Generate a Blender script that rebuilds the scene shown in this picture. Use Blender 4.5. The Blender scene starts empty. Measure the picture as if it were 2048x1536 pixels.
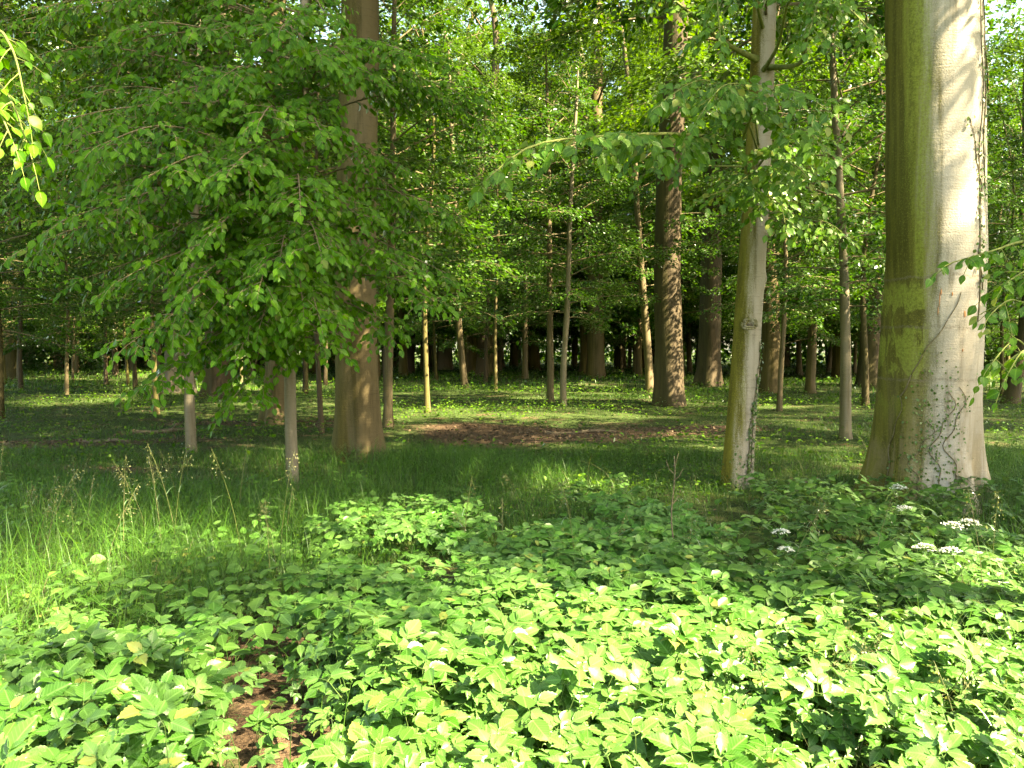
import bpy, math, random
import numpy as np
from mathutils import Vector, Matrix
R = math.radians
rng = np.random.default_rng(7)
random.seed(7)
sc = bpy.context.scene
col = sc.collection

# ------------------------------------------------------------------ camera
FPX = 1704.0; PITCH = R(2.3); CAMZ = 1.62
cam = bpy.data.cameras.new('camera'); camo = bpy.data.objects.new('camera', cam); col.objects.link(camo)
cam.sensor_width = 36; cam.lens = 36*FPX/2048; cam.clip_start = 0.05; cam.clip_end = 1500
camo.location = (0, 0, CAMZ); camo.rotation_euler = (R(90)-PITCH, 0, 0)
sc.camera = camo

# ------------------------------------------------------------------ sky and sun
SUN_AZ = R(118); SUN_EL = R(47)          # clockwise from +Y: from the right, a little behind the camera
w = bpy.data.worlds.new('World'); sc.world = w; w.use_nodes = True
wn = w.node_tree.nodes; wl = w.node_tree.links
sky = wn.new('ShaderNodeTexSky'); sky.sky_type = 'NISHITA'; sky.sun_disc = False
sky.dust_density = 2.0; sky.ozone_density = 0.6; sky.sun_elevation = SUN_EL; sky.sun_rotation = SUN_AZ
wn['Background'].inputs['Strength'].default_value = 0.085
wl.new(sky.outputs[0], wn['Background'].inputs['Color'])
sun = bpy.data.lights.new('sun', 'SUN'); suno = bpy.data.objects.new('sun', sun); col.objects.link(suno)
sun.energy = 5.0; sun.angle = R(0.53); sun.color = (1.0, 0.93, 0.80)
to_sun = Vector((math.sin(SUN_AZ)*math.cos(SUN_EL), math.cos(SUN_AZ)*math.cos(SUN_EL), math.sin(SUN_EL)))
suno.rotation_euler = (-to_sun).to_track_quat('-Z', 'Y').to_euler()
suno.location = (20, -12, 30)
vs = sc.view_settings
vs.view_transform = 'Standard'; vs.look = 'None'; vs.gamma = 1; vs.use_curve_mapping = False
vs.exposure = 3.32
vs.use_white_balance = True; vs.white_balance_temperature = 8600; vs.white_balance_tint = 0
cy = sc.cycles
cy.max_bounces = 7; cy.diffuse_bounces = 4; cy.glossy_bounces = 2; cy.transmission_bounces = 5
cy.transparent_max_bounces = 4; cy.caustics_reflective = False; cy.caustics_refractive = False
cy.sample_clamp_indirect = 6.0; cy.use_denoising = True

# ------------------------------------------------------------------ pixel <-> place helpers
def P(px, py, d):
    a = (px-1024)/FPX; b = (768-py)/FPX
    ry = math.cos(PITCH)+b*math.sin(PITCH); rz = -math.sin(PITCH)+b*math.cos(PITCH)
    s = d/ry
    return np.array([a*s, d, CAMZ+rz*s])
def G(px, py):
    b = (768-py)/FPX
    ry = math.cos(PITCH)+b*math.sin(PITCH); rz = -math.sin(PITCH)+b*math.cos(PITCH)
    s = -CAMZ/rz
    x = (px-1024)/FPX*s; y = ry*s
    return np.array([x, y, H(x, y)])
def proj(V):
    V = np.asarray(V, float); x = V[..., 0]; y = V[..., 1]; z = V[..., 2]-CAMZ
    f = y*math.cos(PITCH)-z*math.sin(PITCH); u = y*math.sin(PITCH)+z*math.cos(PITCH)
    f = np.where(f < 0.05, 0.05, f)
    return 1024+FPX*x/f, 768-FPX*u/f, f
def H(x, y):
    x = np.asarray(x, float); y = np.asarray(y, float)
    far = np.clip((np.hypot(x, y)-6)/30, 0, 1)
    return (0.03*np.sin(x*1.1+0.4)*np.sin(y*0.9+1.0)+far*(0.10*np.sin(x*0.23+1.3)+0.08*np.sin(y*0.31+x*0.11)+0.05*np.sin(x*.6-y*.5)))
def snoise(x, y, s=1.0, seed=0):
    r = np.random.default_rng(seed); out = 0; amp = 0
    for k in range(6):
        a = r.uniform(0, 6.28); f = s*(0.7+0.35*k); p = r.uniform(0, 6.28); w_ = 1/(1+0.5*k)
        out = out+w_*np.sin((x*math.cos(a)+y*math.sin(a))*f+p); amp += w_
    return out/amp*1.6
def norm(v): return v/np.maximum(np.linalg.norm(v, axis=-1, keepdims=True), 1e-9)

# ------------------------------------------------------------------ mesh helpers
class MB:
    def __init__(s): s.V = []; s.F = []; s.M = []; s.A = []; s.U = []; s.n = 0
    def add(s, V, F, m=0, a=None, u=None):
        V = np.asarray(V, float).reshape(-1, 3); F = np.asarray(F, int).reshape(-1, 3)
        s.V.append(V); s.F.append(F+s.n); s.M.append(np.full(len(F), m, int))
        s.A.append(np.full(len(V), .5) if a is None else np.broadcast_to(np.asarray(a, float), (len(V),)))
        s.U.append(np.zeros((len(V), 3)) if u is None else u)
        s.n += len(V)
    def build(s, name, mats, smooth=False):
        me = bpy.data.meshes.new(name)
        V = np.concatenate(s.V); F = np.concatenate(s.F); n = len(F)
        me.vertices.add(len(V)); me.vertices.foreach_set('co', V.astype(np.float32).ravel())
        me.loops.add(3*n); me.loops.foreach_set('vertex_index', F.astype(np.int32).ravel())
        me.polygons.add(n); me.polygons.foreach_set('loop_start', np.arange(0, 3*n, 3, dtype=np.int32))
        me.polygons.foreach_set('material_index', np.concatenate(s.M).astype(np.int32))
        if smooth: me.polygons.foreach_set('use_smooth', np.ones(n, bool))
        a = me.attributes.new('rnd', 'FLOAT', 'POINT'); a.data.foreach_set('value', np.concatenate(s.A).astype(np.float32))
        u = me.attributes.new('luv', 'FLOAT_VECTOR', 'POINT'); u.data.foreach_set('vector', np.concatenate(s.U).astype(np.float32).ravel())
        for m in (mats if isinstance(mats, (list, tuple)) else [mats]): me.materials.append(m)
        me.update(); return me
def ob(name, me, parent=None, loc=None, rot=None, scale=None):
    o = bpy.data.objects.new(name, me); col.objects.link(o)
    if parent is not None: o.parent = parent
    if loc is not None: o.location = loc
    if rot is not None: o.rotation_euler = rot
    if scale is not None: o.scale = scale if hasattr(scale, '__len__') else (scale,)*3
    return o
def tag(o, label=None, cat=None, group=None, kind=None):
    if label: o['label'] = label
    if cat: o['category'] = cat
    if group: o['group'] = group
    if kind: o['kind'] = kind
    return o
def empty(name, loc, label=None, cat=None, group=None):
    o = bpy.data.objects.new(name, None); col.objects.link(o); o.location = loc; o.empty_display_size = .1
    return tag(o, label, cat, group)
def tube(mb, pts, rad, n=6, m=0, a=.5, cap=False):
    pts = np.asarray(pts, float); k = len(pts); rad = np.broadcast_to(np.asarray(rad, float), (k,))
    t = norm(np.gradient(pts, axis=0)); ref = np.where(np.abs(t[:, 2:3]) > .9, [[1., 0, 0]], [[0, 0, 1.]])
    b = norm(np.cross(t, ref)); c = np.cross(t, b)
    th = np.linspace(0, 2*np.pi, n, endpoint=False)
    V = pts[:, None]+rad[:, None, None]*(np.cos(th)[None, :, None]*b[:, None]+np.sin(th)[None, :, None]*c[:, None])
    i = np.arange(k-1)[:, None]*n; j = np.arange(n)[None]; j2 = (j+1) % n
    F = np.concatenate([np.stack([i+j, i+j2, i+n+j2], -1).reshape(-1, 3), np.stack([i+j, i+n+j2, i+n+j], -1).reshape(-1, 3)])
    V = V.reshape(-1, 3)
    if cap:
        e = np.array([[(k-1)*n+q, (k-1)*n+(q+1) % n, k*n] for q in range(n)]); V = np.vstack([V, pts[-1:]]); F = np.vstack([F, e])
    mb.add(V, F, m, a)
# leaf shapes: (along, across, up)
def leaf_shape(kind):
    if kind == 'far':      # folded kite
        v = np.array([[0, 0, 0], [.45, .32, .06], [1, 0, -.05], [.45, -.32, .06]]); f = [[0, 2, 1], [0, 3, 2]]
    elif kind == 'mid':
        v = np.array([[0, 0, 0], [.3, .27, .05], [.66, .25, .03], [1, 0, -.10], [.66, -.25, .03], [.3, -.27, .05]])
        f = [[0, 3, 2], [0, 2, 1], [0, 4, 3], [0, 5, 4]]
    else:                  # near: midrib ridge, ovate, pointed, curled tip; elder gets teeth
        prof = {'near': [(.0, .0), (.14, .19), (.34, .31), (.58, .29), (.8, .16)], 'elder': [(.0, .02), (.1, .2), (.3, .31), (.55, .26), (.78, .14)],
                'round': [(.0, .05), (.1, .28), (.34, .43), (.62, .40), (.84, .22)]}[kind]
        v = []; 
        for (t, w_) in prof: v += [[t, 0, .03-.12*t*t], [t, w_, .07+.05*w_-.14*t*t], [t, -w_, .07+.05*w_-.14*t*t]]
        v.append([1, 0, -.14]); v = np.array(v); f = []
        for k in range(4):
            a = 3*k; f += [[a, a+3, a+4], [a, a+4, a+1], [a, a+5, a+3], [a, a+2, a+5]]
        f += [[12, 15, 13], [12, 14, 15]]
    return np.asarray(v, float), np.asarray(f)
def toothed():     # ground elder leaflet with a toothed edge
    v = []; f = []; ts = np.linspace(0, .92, 12)
    for i, t in enumerate(ts):
        w_ = .30*math.sin(math.pi*min(1, t*.98+.03)**.72)*(1.10 if i % 2 else .93); z = .05*(t*2 if t < .5 else 1)-.13*t*t
        v += [[t, 0, z], [t+(.035 if i % 2 else 0), w_, z+.06+.10*w_], [t+(.035 if i % 2 else 0), -w_, z+.06+.10*w_]]
    v.append([1, 0, -.12]); n = 3*len(ts)
    for k in range(len(ts)-1):
        a = 3*k; f += [[a, a+3, a+4], [a, a+4, a+1], [a, a+5, a+3], [a, a+2, a+5]]
    f += [[n-3, n, n-2], [n-3, n-1, n]]
    return np.array(v, float), np.array(f)
SH = {k: leaf_shape(k) for k in ('far', 'mid', 'near', 'elder', 'round')}
SH['tooth'] = toothed()
def leaves(mb, Pp, A, N, S, shape='mid', m=0, wid=1.0, a=None):
    Pp = np.asarray(Pp, float); n = len(Pp)
    if n == 0: return
    A = norm(A); B = norm(np.cross(N, A)); N = np.cross(A, B); v, f = SH[shape]
    S = np.broadcast_to(np.asarray(S, float), (n,))[:, None, None]; wid = np.broadcast_to(np.asarray(wid, float), (n,))[:, None, None]
    V = Pp[:, None]+S*(v[None, :, 0:1]*A[:, None]+v[None, :, 1:2]*B[:, None]*wid+v[None, :, 2:3]*N[:, None])
    F = f[None]+(np.arange(n)*len(v))[:, None, None]
    if a is None: a = rng.random(n)
    mb.add(V.reshape(-1, 3), F.reshape(-1, 3), m, np.repeat(a, len(v)), np.tile(v, (n, 1)))

# ------------------------------------------------------------------ materials
class NT:
    def __init__(s, name):
        s.m = bpy.data.materials.new(name); s.m.use_nodes = True; s.t = s.m.node_tree; s.t.nodes.clear()
        s.out = s.t.nodes.new('ShaderNodeOutputMaterial')
    def n(s, typ, ins=None, **kw):
        d = s.t.nodes.new('ShaderNode'+typ)
        for k, v in kw.items(): setattr(d, k, v)
        for k, v in (ins or {}).items(): s.set(d.inputs[k], v)
        return d
    def set(s, sock, v):
        if isinstance(v, bpy.types.NodeSocket): s.t.links.new(v, sock)
        elif isinstance(v, bpy.types.Node): s.t.links.new(v.outputs[0], sock)
        elif isinstance(v, (tuple, list)) and sock.type == 'RGBA': sock.default_value = (*v[:3], 1)
        else: sock.default_value = v
    def math(s, op, a, b=0.0, c=0.0, clamp=False):
        d = s.t.nodes.new('ShaderNodeMath'); d.operation = op; d.use_clamp = clamp
        s.set(d.inputs[0], a); s.set(d.inputs[1], b); s.set(d.inputs[2], c); return d.outputs[0]
    def mix(s, f, a, b, blend='MIX'):
        d = s.t.nodes.new('ShaderNodeMix'); d.data_type = 'RGBA'; d.blend_type = blend
        s.set(d.inputs[0], f); s.set(d.inputs[6], a); s.set(d.inputs[7], b); return d.outputs[2]
    def step(s, x, lo, hi):
        d = s.n('MapRange', {0: x, 1: lo, 2: hi, 3: 0.0, 4: 1.0}); d.interpolation_type = 'SMOOTHSTEP'; return d.outputs[0]
    def noise(s, vec, scale, detail=3, rough=.55, dist=0.0):
        return s.n('TexNoise', {'Vector': vec, 'Scale': scale, 'Detail': detail, 'Roughness': rough, 'Distortion': dist}).outputs[0]
    def scaled(s, vec, sx, sy, sz):
        return s.n('Mapping', {'Vector': vec, 'Scale': (sx, sy, sz)}).outputs[0]
def leafmat(name, dark, light, trans=(1.6, 1.5, .8), tf=.42, gloss=.5, rough=.42, veins=False, odd=None):
    q = NT(name)
    at = q.n('Attribute', attribute_name='rnd').outputs['Fac']; oi = q.n('ObjectInfo').outputs['Random']
    r = q.math('FRACT', q.math('ADD', at, oi))
    c = q.mix(r, dark, light)
    if odd: c = q.mix(q.math('GREATER_THAN', q.math('FRACT', q.math('MULTIPLY', r, 37.3)), odd[1]), c, odd[0])
    if veins:
        lv = q.n('SeparateXYZ', {0: q.n('Attribute', attribute_name='luv').outputs['Vector']})
        av = q.math('ABSOLUTE', lv.outputs[1])
        mid = q.math('SUBTRACT', 1.0, q.step(av, .0, .05))
        sv = q.math('SINE', q.math('MULTIPLY', q.math('SUBTRACT', lv.outputs[0], q.math('MULTIPLY', av, .7)), 52.0))
        side = q.step(sv, .55, 1.0)
        v = q.math('MAXIMUM', mid, q.math('MULTIPLY', side, .45))
        c = q.mix(q.math('MULTIPLY', v, .45), c, tuple(min(1, 1.9*x+.02) for x in light))
    d = q.n('BsdfDiffuse', {0: c})
    t = q.n('BsdfTranslucent', {0: q.mix(1.0, c, tuple(trans), 'MULTIPLY')})
    s1 = q.n('MixShader', {0: tf, 1: d.outputs[0], 2: t.outputs[0]})
    fr = q.n('Fresnel', {'IOR': 1.45})
    g = q.n('BsdfGlossy', {0: (1, 1, 1), 'Roughness': rough})
    s2 = q.n('MixShader', {0: q.math('MULTIPLY', fr.outputs[0], gloss), 1: s1.outputs[0], 2: g.outputs[0]})
    q.set(q.out.inputs[0], s2); return q.m
M = {}
M['leaf_far'] = leafmat('leaf_far', (.020, .070, .003), (.062, .128, .006), tf=.48, gloss=.22)
M['leaf_canopy'] = leafmat('leaf_canopy', (.030, .080, .003), (.075, .145, .008), tf=.50, gloss=.25)
M['leaf_mid'] = leafmat('leaf_mid', (.018, .070, .003), (.054, .130, .006), tf=.45, gloss=.28)
M['leaf_near'] = leafmat('leaf_near', (.028, .102, .002), (.078, .185, .006), tf=.42, gloss=.28, veins=True, odd=((.13, .17, .03), .975))
M['leaf_branch'] = leafmat('leaf_branch', (.040, .120, .006), (.100, .200, .016), tf=.42, gloss=.45, rough=.40, veins=True, odd=((.22, .24, .05), .95))
M['elder'] = leafmat('elder_leaf', (.036, .125, .010), (.100, .205, .050), trans=(1.45, 1.4, 1.0), tf=.40, gloss=.55, rough=.36, veins=True, odd=((.19, .22, .05), .975))
M['bramble'] = leafmat('bramble_leaf', (.038, .110, .012), (.080, .165, .032), tf=.40, gloss=.4, rough=.45, veins=True)
M['ivy'] = leafmat('ivy_leaf', (.040, .095, .012), (.110, .165, .035), tf=.3, gloss=.8, rough=.35)
M['pale_leaf'] = leafmat('pale_sapling_leaf', (.10, .16, .03), (.26, .26, .08), tf=.45, gloss=.4)
M['grass'] = leafmat('grass_blade', (.024, .090, .008), (.075, .160, .020), tf=.42, gloss=.35)
M['herb'] = leafmat('herb_leaf', (.034, .110, .004), (.105, .200, .012), tf=.42, gloss=.3)
M['straw'] = leafmat('dry_grass', (.11, .13, .04), (.22, .21, .10), tf=.35, gloss=.3)
M['petal'] = leafmat('white_petal', (.66, .66, .60), (.78, .77, .72), trans=(1, 1, 1), tf=.35, gloss=.2)
M['litter'] = leafmat('leaf_litter', (.045, .028, .017), (.17, .11, .065), trans=(1, .8, .6), tf=.15, gloss=.4)
def plainmat(name, c1, c2, scale=30, rough=.85, sx=1, sy=1, sz=1, bump=.2):
    q = NT(name); tc = q.n('TexCoord').outputs['Object']; v = q.scaled(tc, sx, sy, sz)
    f = q.noise(v, scale, 4, .6)
    b = q.n('BsdfPrincipled', {'Base Color': q.mix(q.step(f, .3, .7), c1, c2), 'Roughness': rough, 'Specular IOR Level': .25})
    bp = q.n('Bump', {'Strength': bump, 'Distance': .01, 'Height': f}); q.set(b.inputs['Normal'], bp)
    q.set(q.out.inputs[0], b); return q.m
M['twig'] = plainmat('twig_bark', (.10, .075, .04), (.20, .16, .09), 20)
M['green_twig'] = plainmat('green_twig', (.10, .13, .03), (.19, .20, .06), 20)
M['stem'] = plainmat('herb_stem', (.05, .10, .02), (.10, .16, .04), 20)
M['scar'] = plainmat('fresh_scar', (.24, .10, .04), (.40, .20, .10), 40, bump=.5)
M['deadwood'] = plainmat('dead_wood', (.07, .05, .03), (.17, .13, .085), 9, sx=1, sy=4, sz=4, bump=.6)
def bark(name, base, dark, algae, lime=None, adir=(-1, 0), off=0.0, soft=.35, amount=1.0, hero=0, fine=1.0, furrow=0.0):
    q = NT(name); tc = q.n('TexCoord').outputs['Object']; sp = q.n('SeparateXYZ', {0: tc})
    x, y, z = sp.outputs
    ax = q.n('SeparateXYZ', {0: q.n('Attribute', attribute_name='luv').outputs['Vector']})
    side0 = q.math('ADD', q.math('MULTIPLY', ax.outputs[0], adir[0]), q.math('MULTIPLY', ax.outputs[1], adir[1]))
    big = q.noise(q.scaled(tc, 2.2, 2.2, .55), 1.6, 4, .6, .4)
    streak = q.noise(q.scaled(tc, 9, 9, .55), 1.0, 5, .65, .3)
    spk = q.noise(tc, 55*fine, 3, .7)
    spk2 = q.noise(tc, 140*fine, 2, .6)
    hor = q.noise(q.scaled(tc, 3, 3, 46), 1.0, 3, .6, .2)
    c = q.mix(q.step(big, .32, .68), base, tuple(.78*a_+.22*b_ for a_, b_ in zip(base, dark)))
    c = q.mix(q.math('MULTIPLY', q.step(streak, .50, .70), .65), c, dark)
    c = q.mix(q.math('MULTIPLY', q.step(hor, .56, .72), .28 if hero else .5), c, dark)
    c = q.mix(q.math('MULTIPLY', q.step(spk, .60, .70), .35), c, tuple(min(1, 1.35*v) for v in base))
    c = q.mix(q.math('MULTIPLY', q.step(spk2, .63, .72), .45), c, dark)
    side = side0
    wob = q.math('ADD', q.math('MULTIPLY', q.math('SUBTRACT', streak, .5), soft*2.2), q.math('MULTIPLY', q.math('SUBTRACT', big, .5), soft*1.2))
    wob = q.math('ADD', wob, q.math('MULTIPLY', q.math('SUBTRACT', spk2, .5), soft*1.6))
    al = q.step(q.math('ADD', q.math('SUBTRACT', side, off), wob), -soft*(.75 if hero else .45), soft*(.75 if hero else .45))
    ac = q.mix(q.step(streak, .38, .62), algae, tuple(.55*v for v in algae))
    ac = q.mix(q.math('MULTIPLY', q.step(spk, .52, .66), .6), ac, tuple(1.5*v for v in algae))
    if lime:
        if hero:   # streaks of fresh lime-green algae running down the left face, and a scraped band lower down
            sx = q.noise(q.scaled(tc, 7, 7, .28), 1.0, 4, .6, .2)
            cen = q.math('SUBTRACT', 1.0, q.math('MULTIPLY', q.math('ABSOLUTE', q.math('SUBTRACT', side0, .15)), 4.2))
            l1 = q.step(q.math('ADD', q.math('ADD', sx, q.math('MULTIPLY', cen, .16)), q.math('MULTIPLY', q.math('SUBTRACT', spk2, .5), .5)), .54, .70)
            up = q.step(z, 2.33, 2.36)
            l1 = q.math('MULTIPLY', l1, up)
            pn = q.noise(q.scaled(tc, 5.5, 5.5, 2.4), 1.0, 5, .7, .8)
            hb = q.noise(q.scaled(tc, .8, .8, 2.2), 1.0, 1, .5)
            up2 = q.step(q.math('ADD', z, q.math('MULTIPLY', q.math('SUBTRACT', pn, .5), .5)), 2.26, 2.34)
            lowz = q.math('MULTIPLY', q.math('SUBTRACT', 1.0, up2), q.step(z, .75, 1.5))
            lx = q.step(side0, -.05, .12)
            l2 = q.math('MULTIPLY', q.math('MULTIPLY', q.step(q.math('ADD', pn, q.math('MULTIPLY', q.math('SUBTRACT', hb, .5), .9)), .47, .53), lowz), lx)
            ac = q.mix(q.math('MULTIPLY', q.math('MAXIMUM', l1, l2), q.math('ADD', .35, q.math('MULTIPLY', q.step(q.noise(tc, 38, 4, .75), .40, .58), .5))), ac, lime)
        else:
            ac = q.mix(q.math('MULTIPLY', q.step(q.noise(q.scaled(tc, 6, 6, .4), 1.0, 4, .6), .54, .68), .8), ac, lime)
    c = q.mix(q.math('MULTIPLY', al, amount), c, ac)
    if hero:
        # rain-stained brown lower trunk, and the old rings across the bark
        low = q.math('MULTIPLY', q.math('SUBTRACT', 1.0, q.step(z, .3, 2.0)), q.step(q.noise(q.scaled(tc, 4, 4, 1.0), 1.0, 5, .7, .6), .47, .62))
        c = q.mix(q.math('MULTIPLY', low, .6), c, (.20, .15, .075))
        zz = q.math('ADD', z, q.math('MULTIPLY', q.math('SUBTRACT', big, .5), .12))
        for h_ in (2.36, 1.86, 1.32):
            ring = q.math('SUBTRACT', 1.0, q.step(q.math('ABSOLUTE', q.math('SUBTRACT', zz, h_)), .006, .022))
            c = q.mix(q.math('MULTIPLY', ring, q.math('MULTIPLY', q.step(spk, .40, .58), .6)), c, dark)
    b = q.n('BsdfPrincipled', {'Base Color': c, 'Roughness': .8, 'Specular IOR Level': .22})
    hgt = q.math('ADD', q.math('ADD', q.math('MULTIPLY', spk, .5), q.math('MULTIPLY', hor, .35)), q.math('MULTIPLY', big, .8))
    if furrow: hgt = q.math('ADD', hgt, q.math('MULTIPLY', q.noise(q.scaled(tc, 14, 14, 1.6), 1.0, 4, .65), 2*furrow))
    bp = q.n('Bump', {'Strength': .6, 'Distance': .02, 'Height': hgt}); q.set(b.inputs['Normal'], bp)
    q.set(q.out.inputs[0], b); return q.m
M['bark_big'] = bark('beech_bark_pale', (.40, .345, .285), (.16, .125, .085), (.138, .122, .020), (.24, .26, .040), adir=(-.90, .44), off=-.01, soft=.24, hero=1)
M['bark_second'] = bark('beech_bark_mossy', (.38, .32, .25), (.16, .12, .075), (.15, .125, .014), (.22, .21, .03), adir=(-.963, .27), off=.0, soft=.13)
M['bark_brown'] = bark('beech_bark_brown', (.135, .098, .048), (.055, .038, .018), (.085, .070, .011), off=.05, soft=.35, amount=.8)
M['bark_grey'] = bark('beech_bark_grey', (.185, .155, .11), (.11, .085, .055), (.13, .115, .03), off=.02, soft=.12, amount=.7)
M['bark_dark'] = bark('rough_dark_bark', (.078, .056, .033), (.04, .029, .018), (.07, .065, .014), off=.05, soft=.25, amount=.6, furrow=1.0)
M['bark_moss'] = bark('mossy_thin_bark', (.14, .105, .06), (.06, .045, .025), (.09, .08, .014), off=.02, soft=.10, amount=.7)

# ------------------------------------------------------------------ the ground
LIT = [(.75, 16.4, 3.0, 1.9), (3.6, 17.2, 1.3, .6), (-7.5, 15.0, 2.6, .7), (-6.0, 19.5, 2.4, .7), (-3.8, 18.4, 1.2, .6), (-5.6, 11.6, 1.6, .35)]
PATH = [(-.85, 2.9, .24), (-.98, 3.5, .25), (-1.12, 4.0, .24), (-1.27, 4.6, .30), (-1.42, 5.2, .26), (-1.35, 5.9, .14)]
def litter(x, y):
    x = np.asarray(x, float); y = np.asarray(y, float); m = np.zeros(np.shape(x))
    wob = .35*snoise(x, y, 2.2, 3)
    for cx, cy_, ax, ay in LIT: m = np.maximum(m, 1.35-np.hypot((x-cx)/ax, (y-cy_)/ay)+wob)
    for cx, cy_, r in PATH: m = np.maximum(m, 1.5-np.hypot(x-cx, (y-cy_)*.8)/r*1.0+wob*.6)
    return np.clip(m, 0, 1)
def make_ground():
    xs = np.concatenate([-np.geomspace(400, 20, 22), np.linspace(-19, 19, 150), np.geomspace(20, 400, 22)])
    ys = np.concatenate([-np.geomspace(400, 8, 16), np.linspace(-7, 40, 190), np.geomspace(42, 500, 24)])
    X, Y = np.meshgrid(xs, ys); Z = H(X, Y)+.012*snoise(X, Y, 7, 5)*(np.abs(X) < 19)
    nx = len(xs); i = np.arange(len(ys)-1)[:, None]*nx; j = np.arange(nx-1)[None]
    F = np.concatenate([np.stack([i+j, i+j+1, i+nx+j+1], -1).reshape(-1, 3), np.stack([i+j, i+nx+j+1, i+nx+j], -1).reshape(-1, 3)])
    mb = MB(); mb.add(np.stack([X, Y, Z], -1).reshape(-1, 3), F, 0, litter(X, Y).ravel())
    q = NT('woodland_soil'); tc = q.n('TexCoord').outputs['Object']
    n1 = q.noise(tc, 1.1, 5, .65); n2 = q.noise(tc, 14, 4, .7); n3 = q.noise(tc, 45, 3, .7)
    green = q.mix(q.step(n2, .35, .7), (.022, .038, .010), (.06, .085, .02))
    soil = q.mix(q.step(n3, .35, .65), (.04, .025, .016), (.12, .075, .045))
    lm = q.n('Attribute', attribute_name='rnd').outputs['Fac']
    f = q.step(q.math('ADD', lm, q.math('MULTIPLY', q.math('SUBTRACT', n2, .5), .8)), .25, .6)
    f = q.math('MAXIMUM', f, q.math('MULTIPLY', q.step(n1, .52, .68), .8))
    b = q.n('BsdfPrincipled', {'Base Color': q.mix(f, green, soil), 'Roughness': .95, 'Specular IOR Level': .15})
    bp = q.n('Bump', {'Strength': .8, 'Distance': .03, 'Height': q.math('ADD', n2, n3)}); q.set(b.inputs['Normal'], bp)
    q.set(q.out.inputs[0], b)
    tag(ob('ground', mb.build('ground', q.m, True)), 'woodland floor of soil, moss and leaf litter', None, None, 'structure')
make_ground()

# ------------------------------------------------------------------ trunks
class Trunk:
    """tapered trunk following a path; local to its base; surf(z, theta): theta 0 faces the camera, + to the right"""
    def __init__(s, path, rad, flare=.5, lobes=5, seed=0, lump=.04, flare_h=.35):
        s.path = np.asarray(path, float); s.rad = np.asarray(rad, float); s.flare = flare; s.fh = flare_h; s.lump = lump
        r = np.random.default_rng(seed)
        s.lob = [(k, r.uniform(0, 6.28), r.uniform(.5, 1)) for k in (lobes, lobes+2, 2)]
        s.lm = [(r.integers(1, 5), r.uniform(.6, 4), r.uniform(0, 6.28), r.uniform(.3, 1)) for _ in range(7)]
        s.bumps = []
    def c(s, z):
        z = np.asarray(z, float); p = s.path
        return np.stack([np.interp(z, p[:, 2], p[:, 0]), np.interp(z, p[:, 2], p[:, 1]), z], -1)
    def r(s, z, th):
        z = np.asarray(z, float); r0 = np.interp(z, s.path[:, 2], s.rad)
        fl = np.exp(-np.maximum(z, 0)/s.fh)
        lob = sum(a*np.cos(k*th+p) for k, p, a in s.lob)/1.8
        lm = sum(a*np.sin(k*th+f*z+p) for k, f, p, a in s.lm)/3
        r0 = r0*(1+s.flare*fl*(.75+.55*lob)+.10*np.exp(-np.maximum(z, 0)/(s.fh*4))*lob+s.lump*lm)
        for bz, bt, h, wz, wt in s.bumps: r0 = r0+h*np.exp(-((z-bz)/wz)**2-((np.angle(np.exp(1j*(th-bt))))/wt)**2)
        return r0
    def surf(s, z, th, out=0.0):
        z, th = np.broadcast_arrays(np.asarray(z, float), np.asarray(th, float))
        c = s.c(z); r = s.r(z, th)+out
        return c+np.stack([r*np.sin(th), -r*np.cos(th), 0*r], -1)
    def mesh(s, name, mat, n=16, rings=40):
        ztop = s.path[-1, 2]; z = -0.15+(ztop+.15)*np.linspace(0, 1, rings)**1.6; z[-1] = ztop
        th = np.linspace(0, 2*np.pi, n, endpoint=False); Z, T = np.meshgrid(z, th, indexing='ij')
        V = s.surf(Z, T).reshape(-1, 3); i = np.arange(rings-1)[:, None]*n; j = np.arange(n)[None]; j2 = (j+1) % n
        F = np.concatenate([np.stack([i+j, i+j2, i+n+j2], -1).reshape(-1, 3), np.stack([i+j, i+n+j2, i+n+j], -1).reshape(-1, 3)])
        mb = MB(); mb.add(V, F, 0, None, V-s.c(Z).reshape(-1, 3)); return mb.build(name, mat, True)

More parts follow.
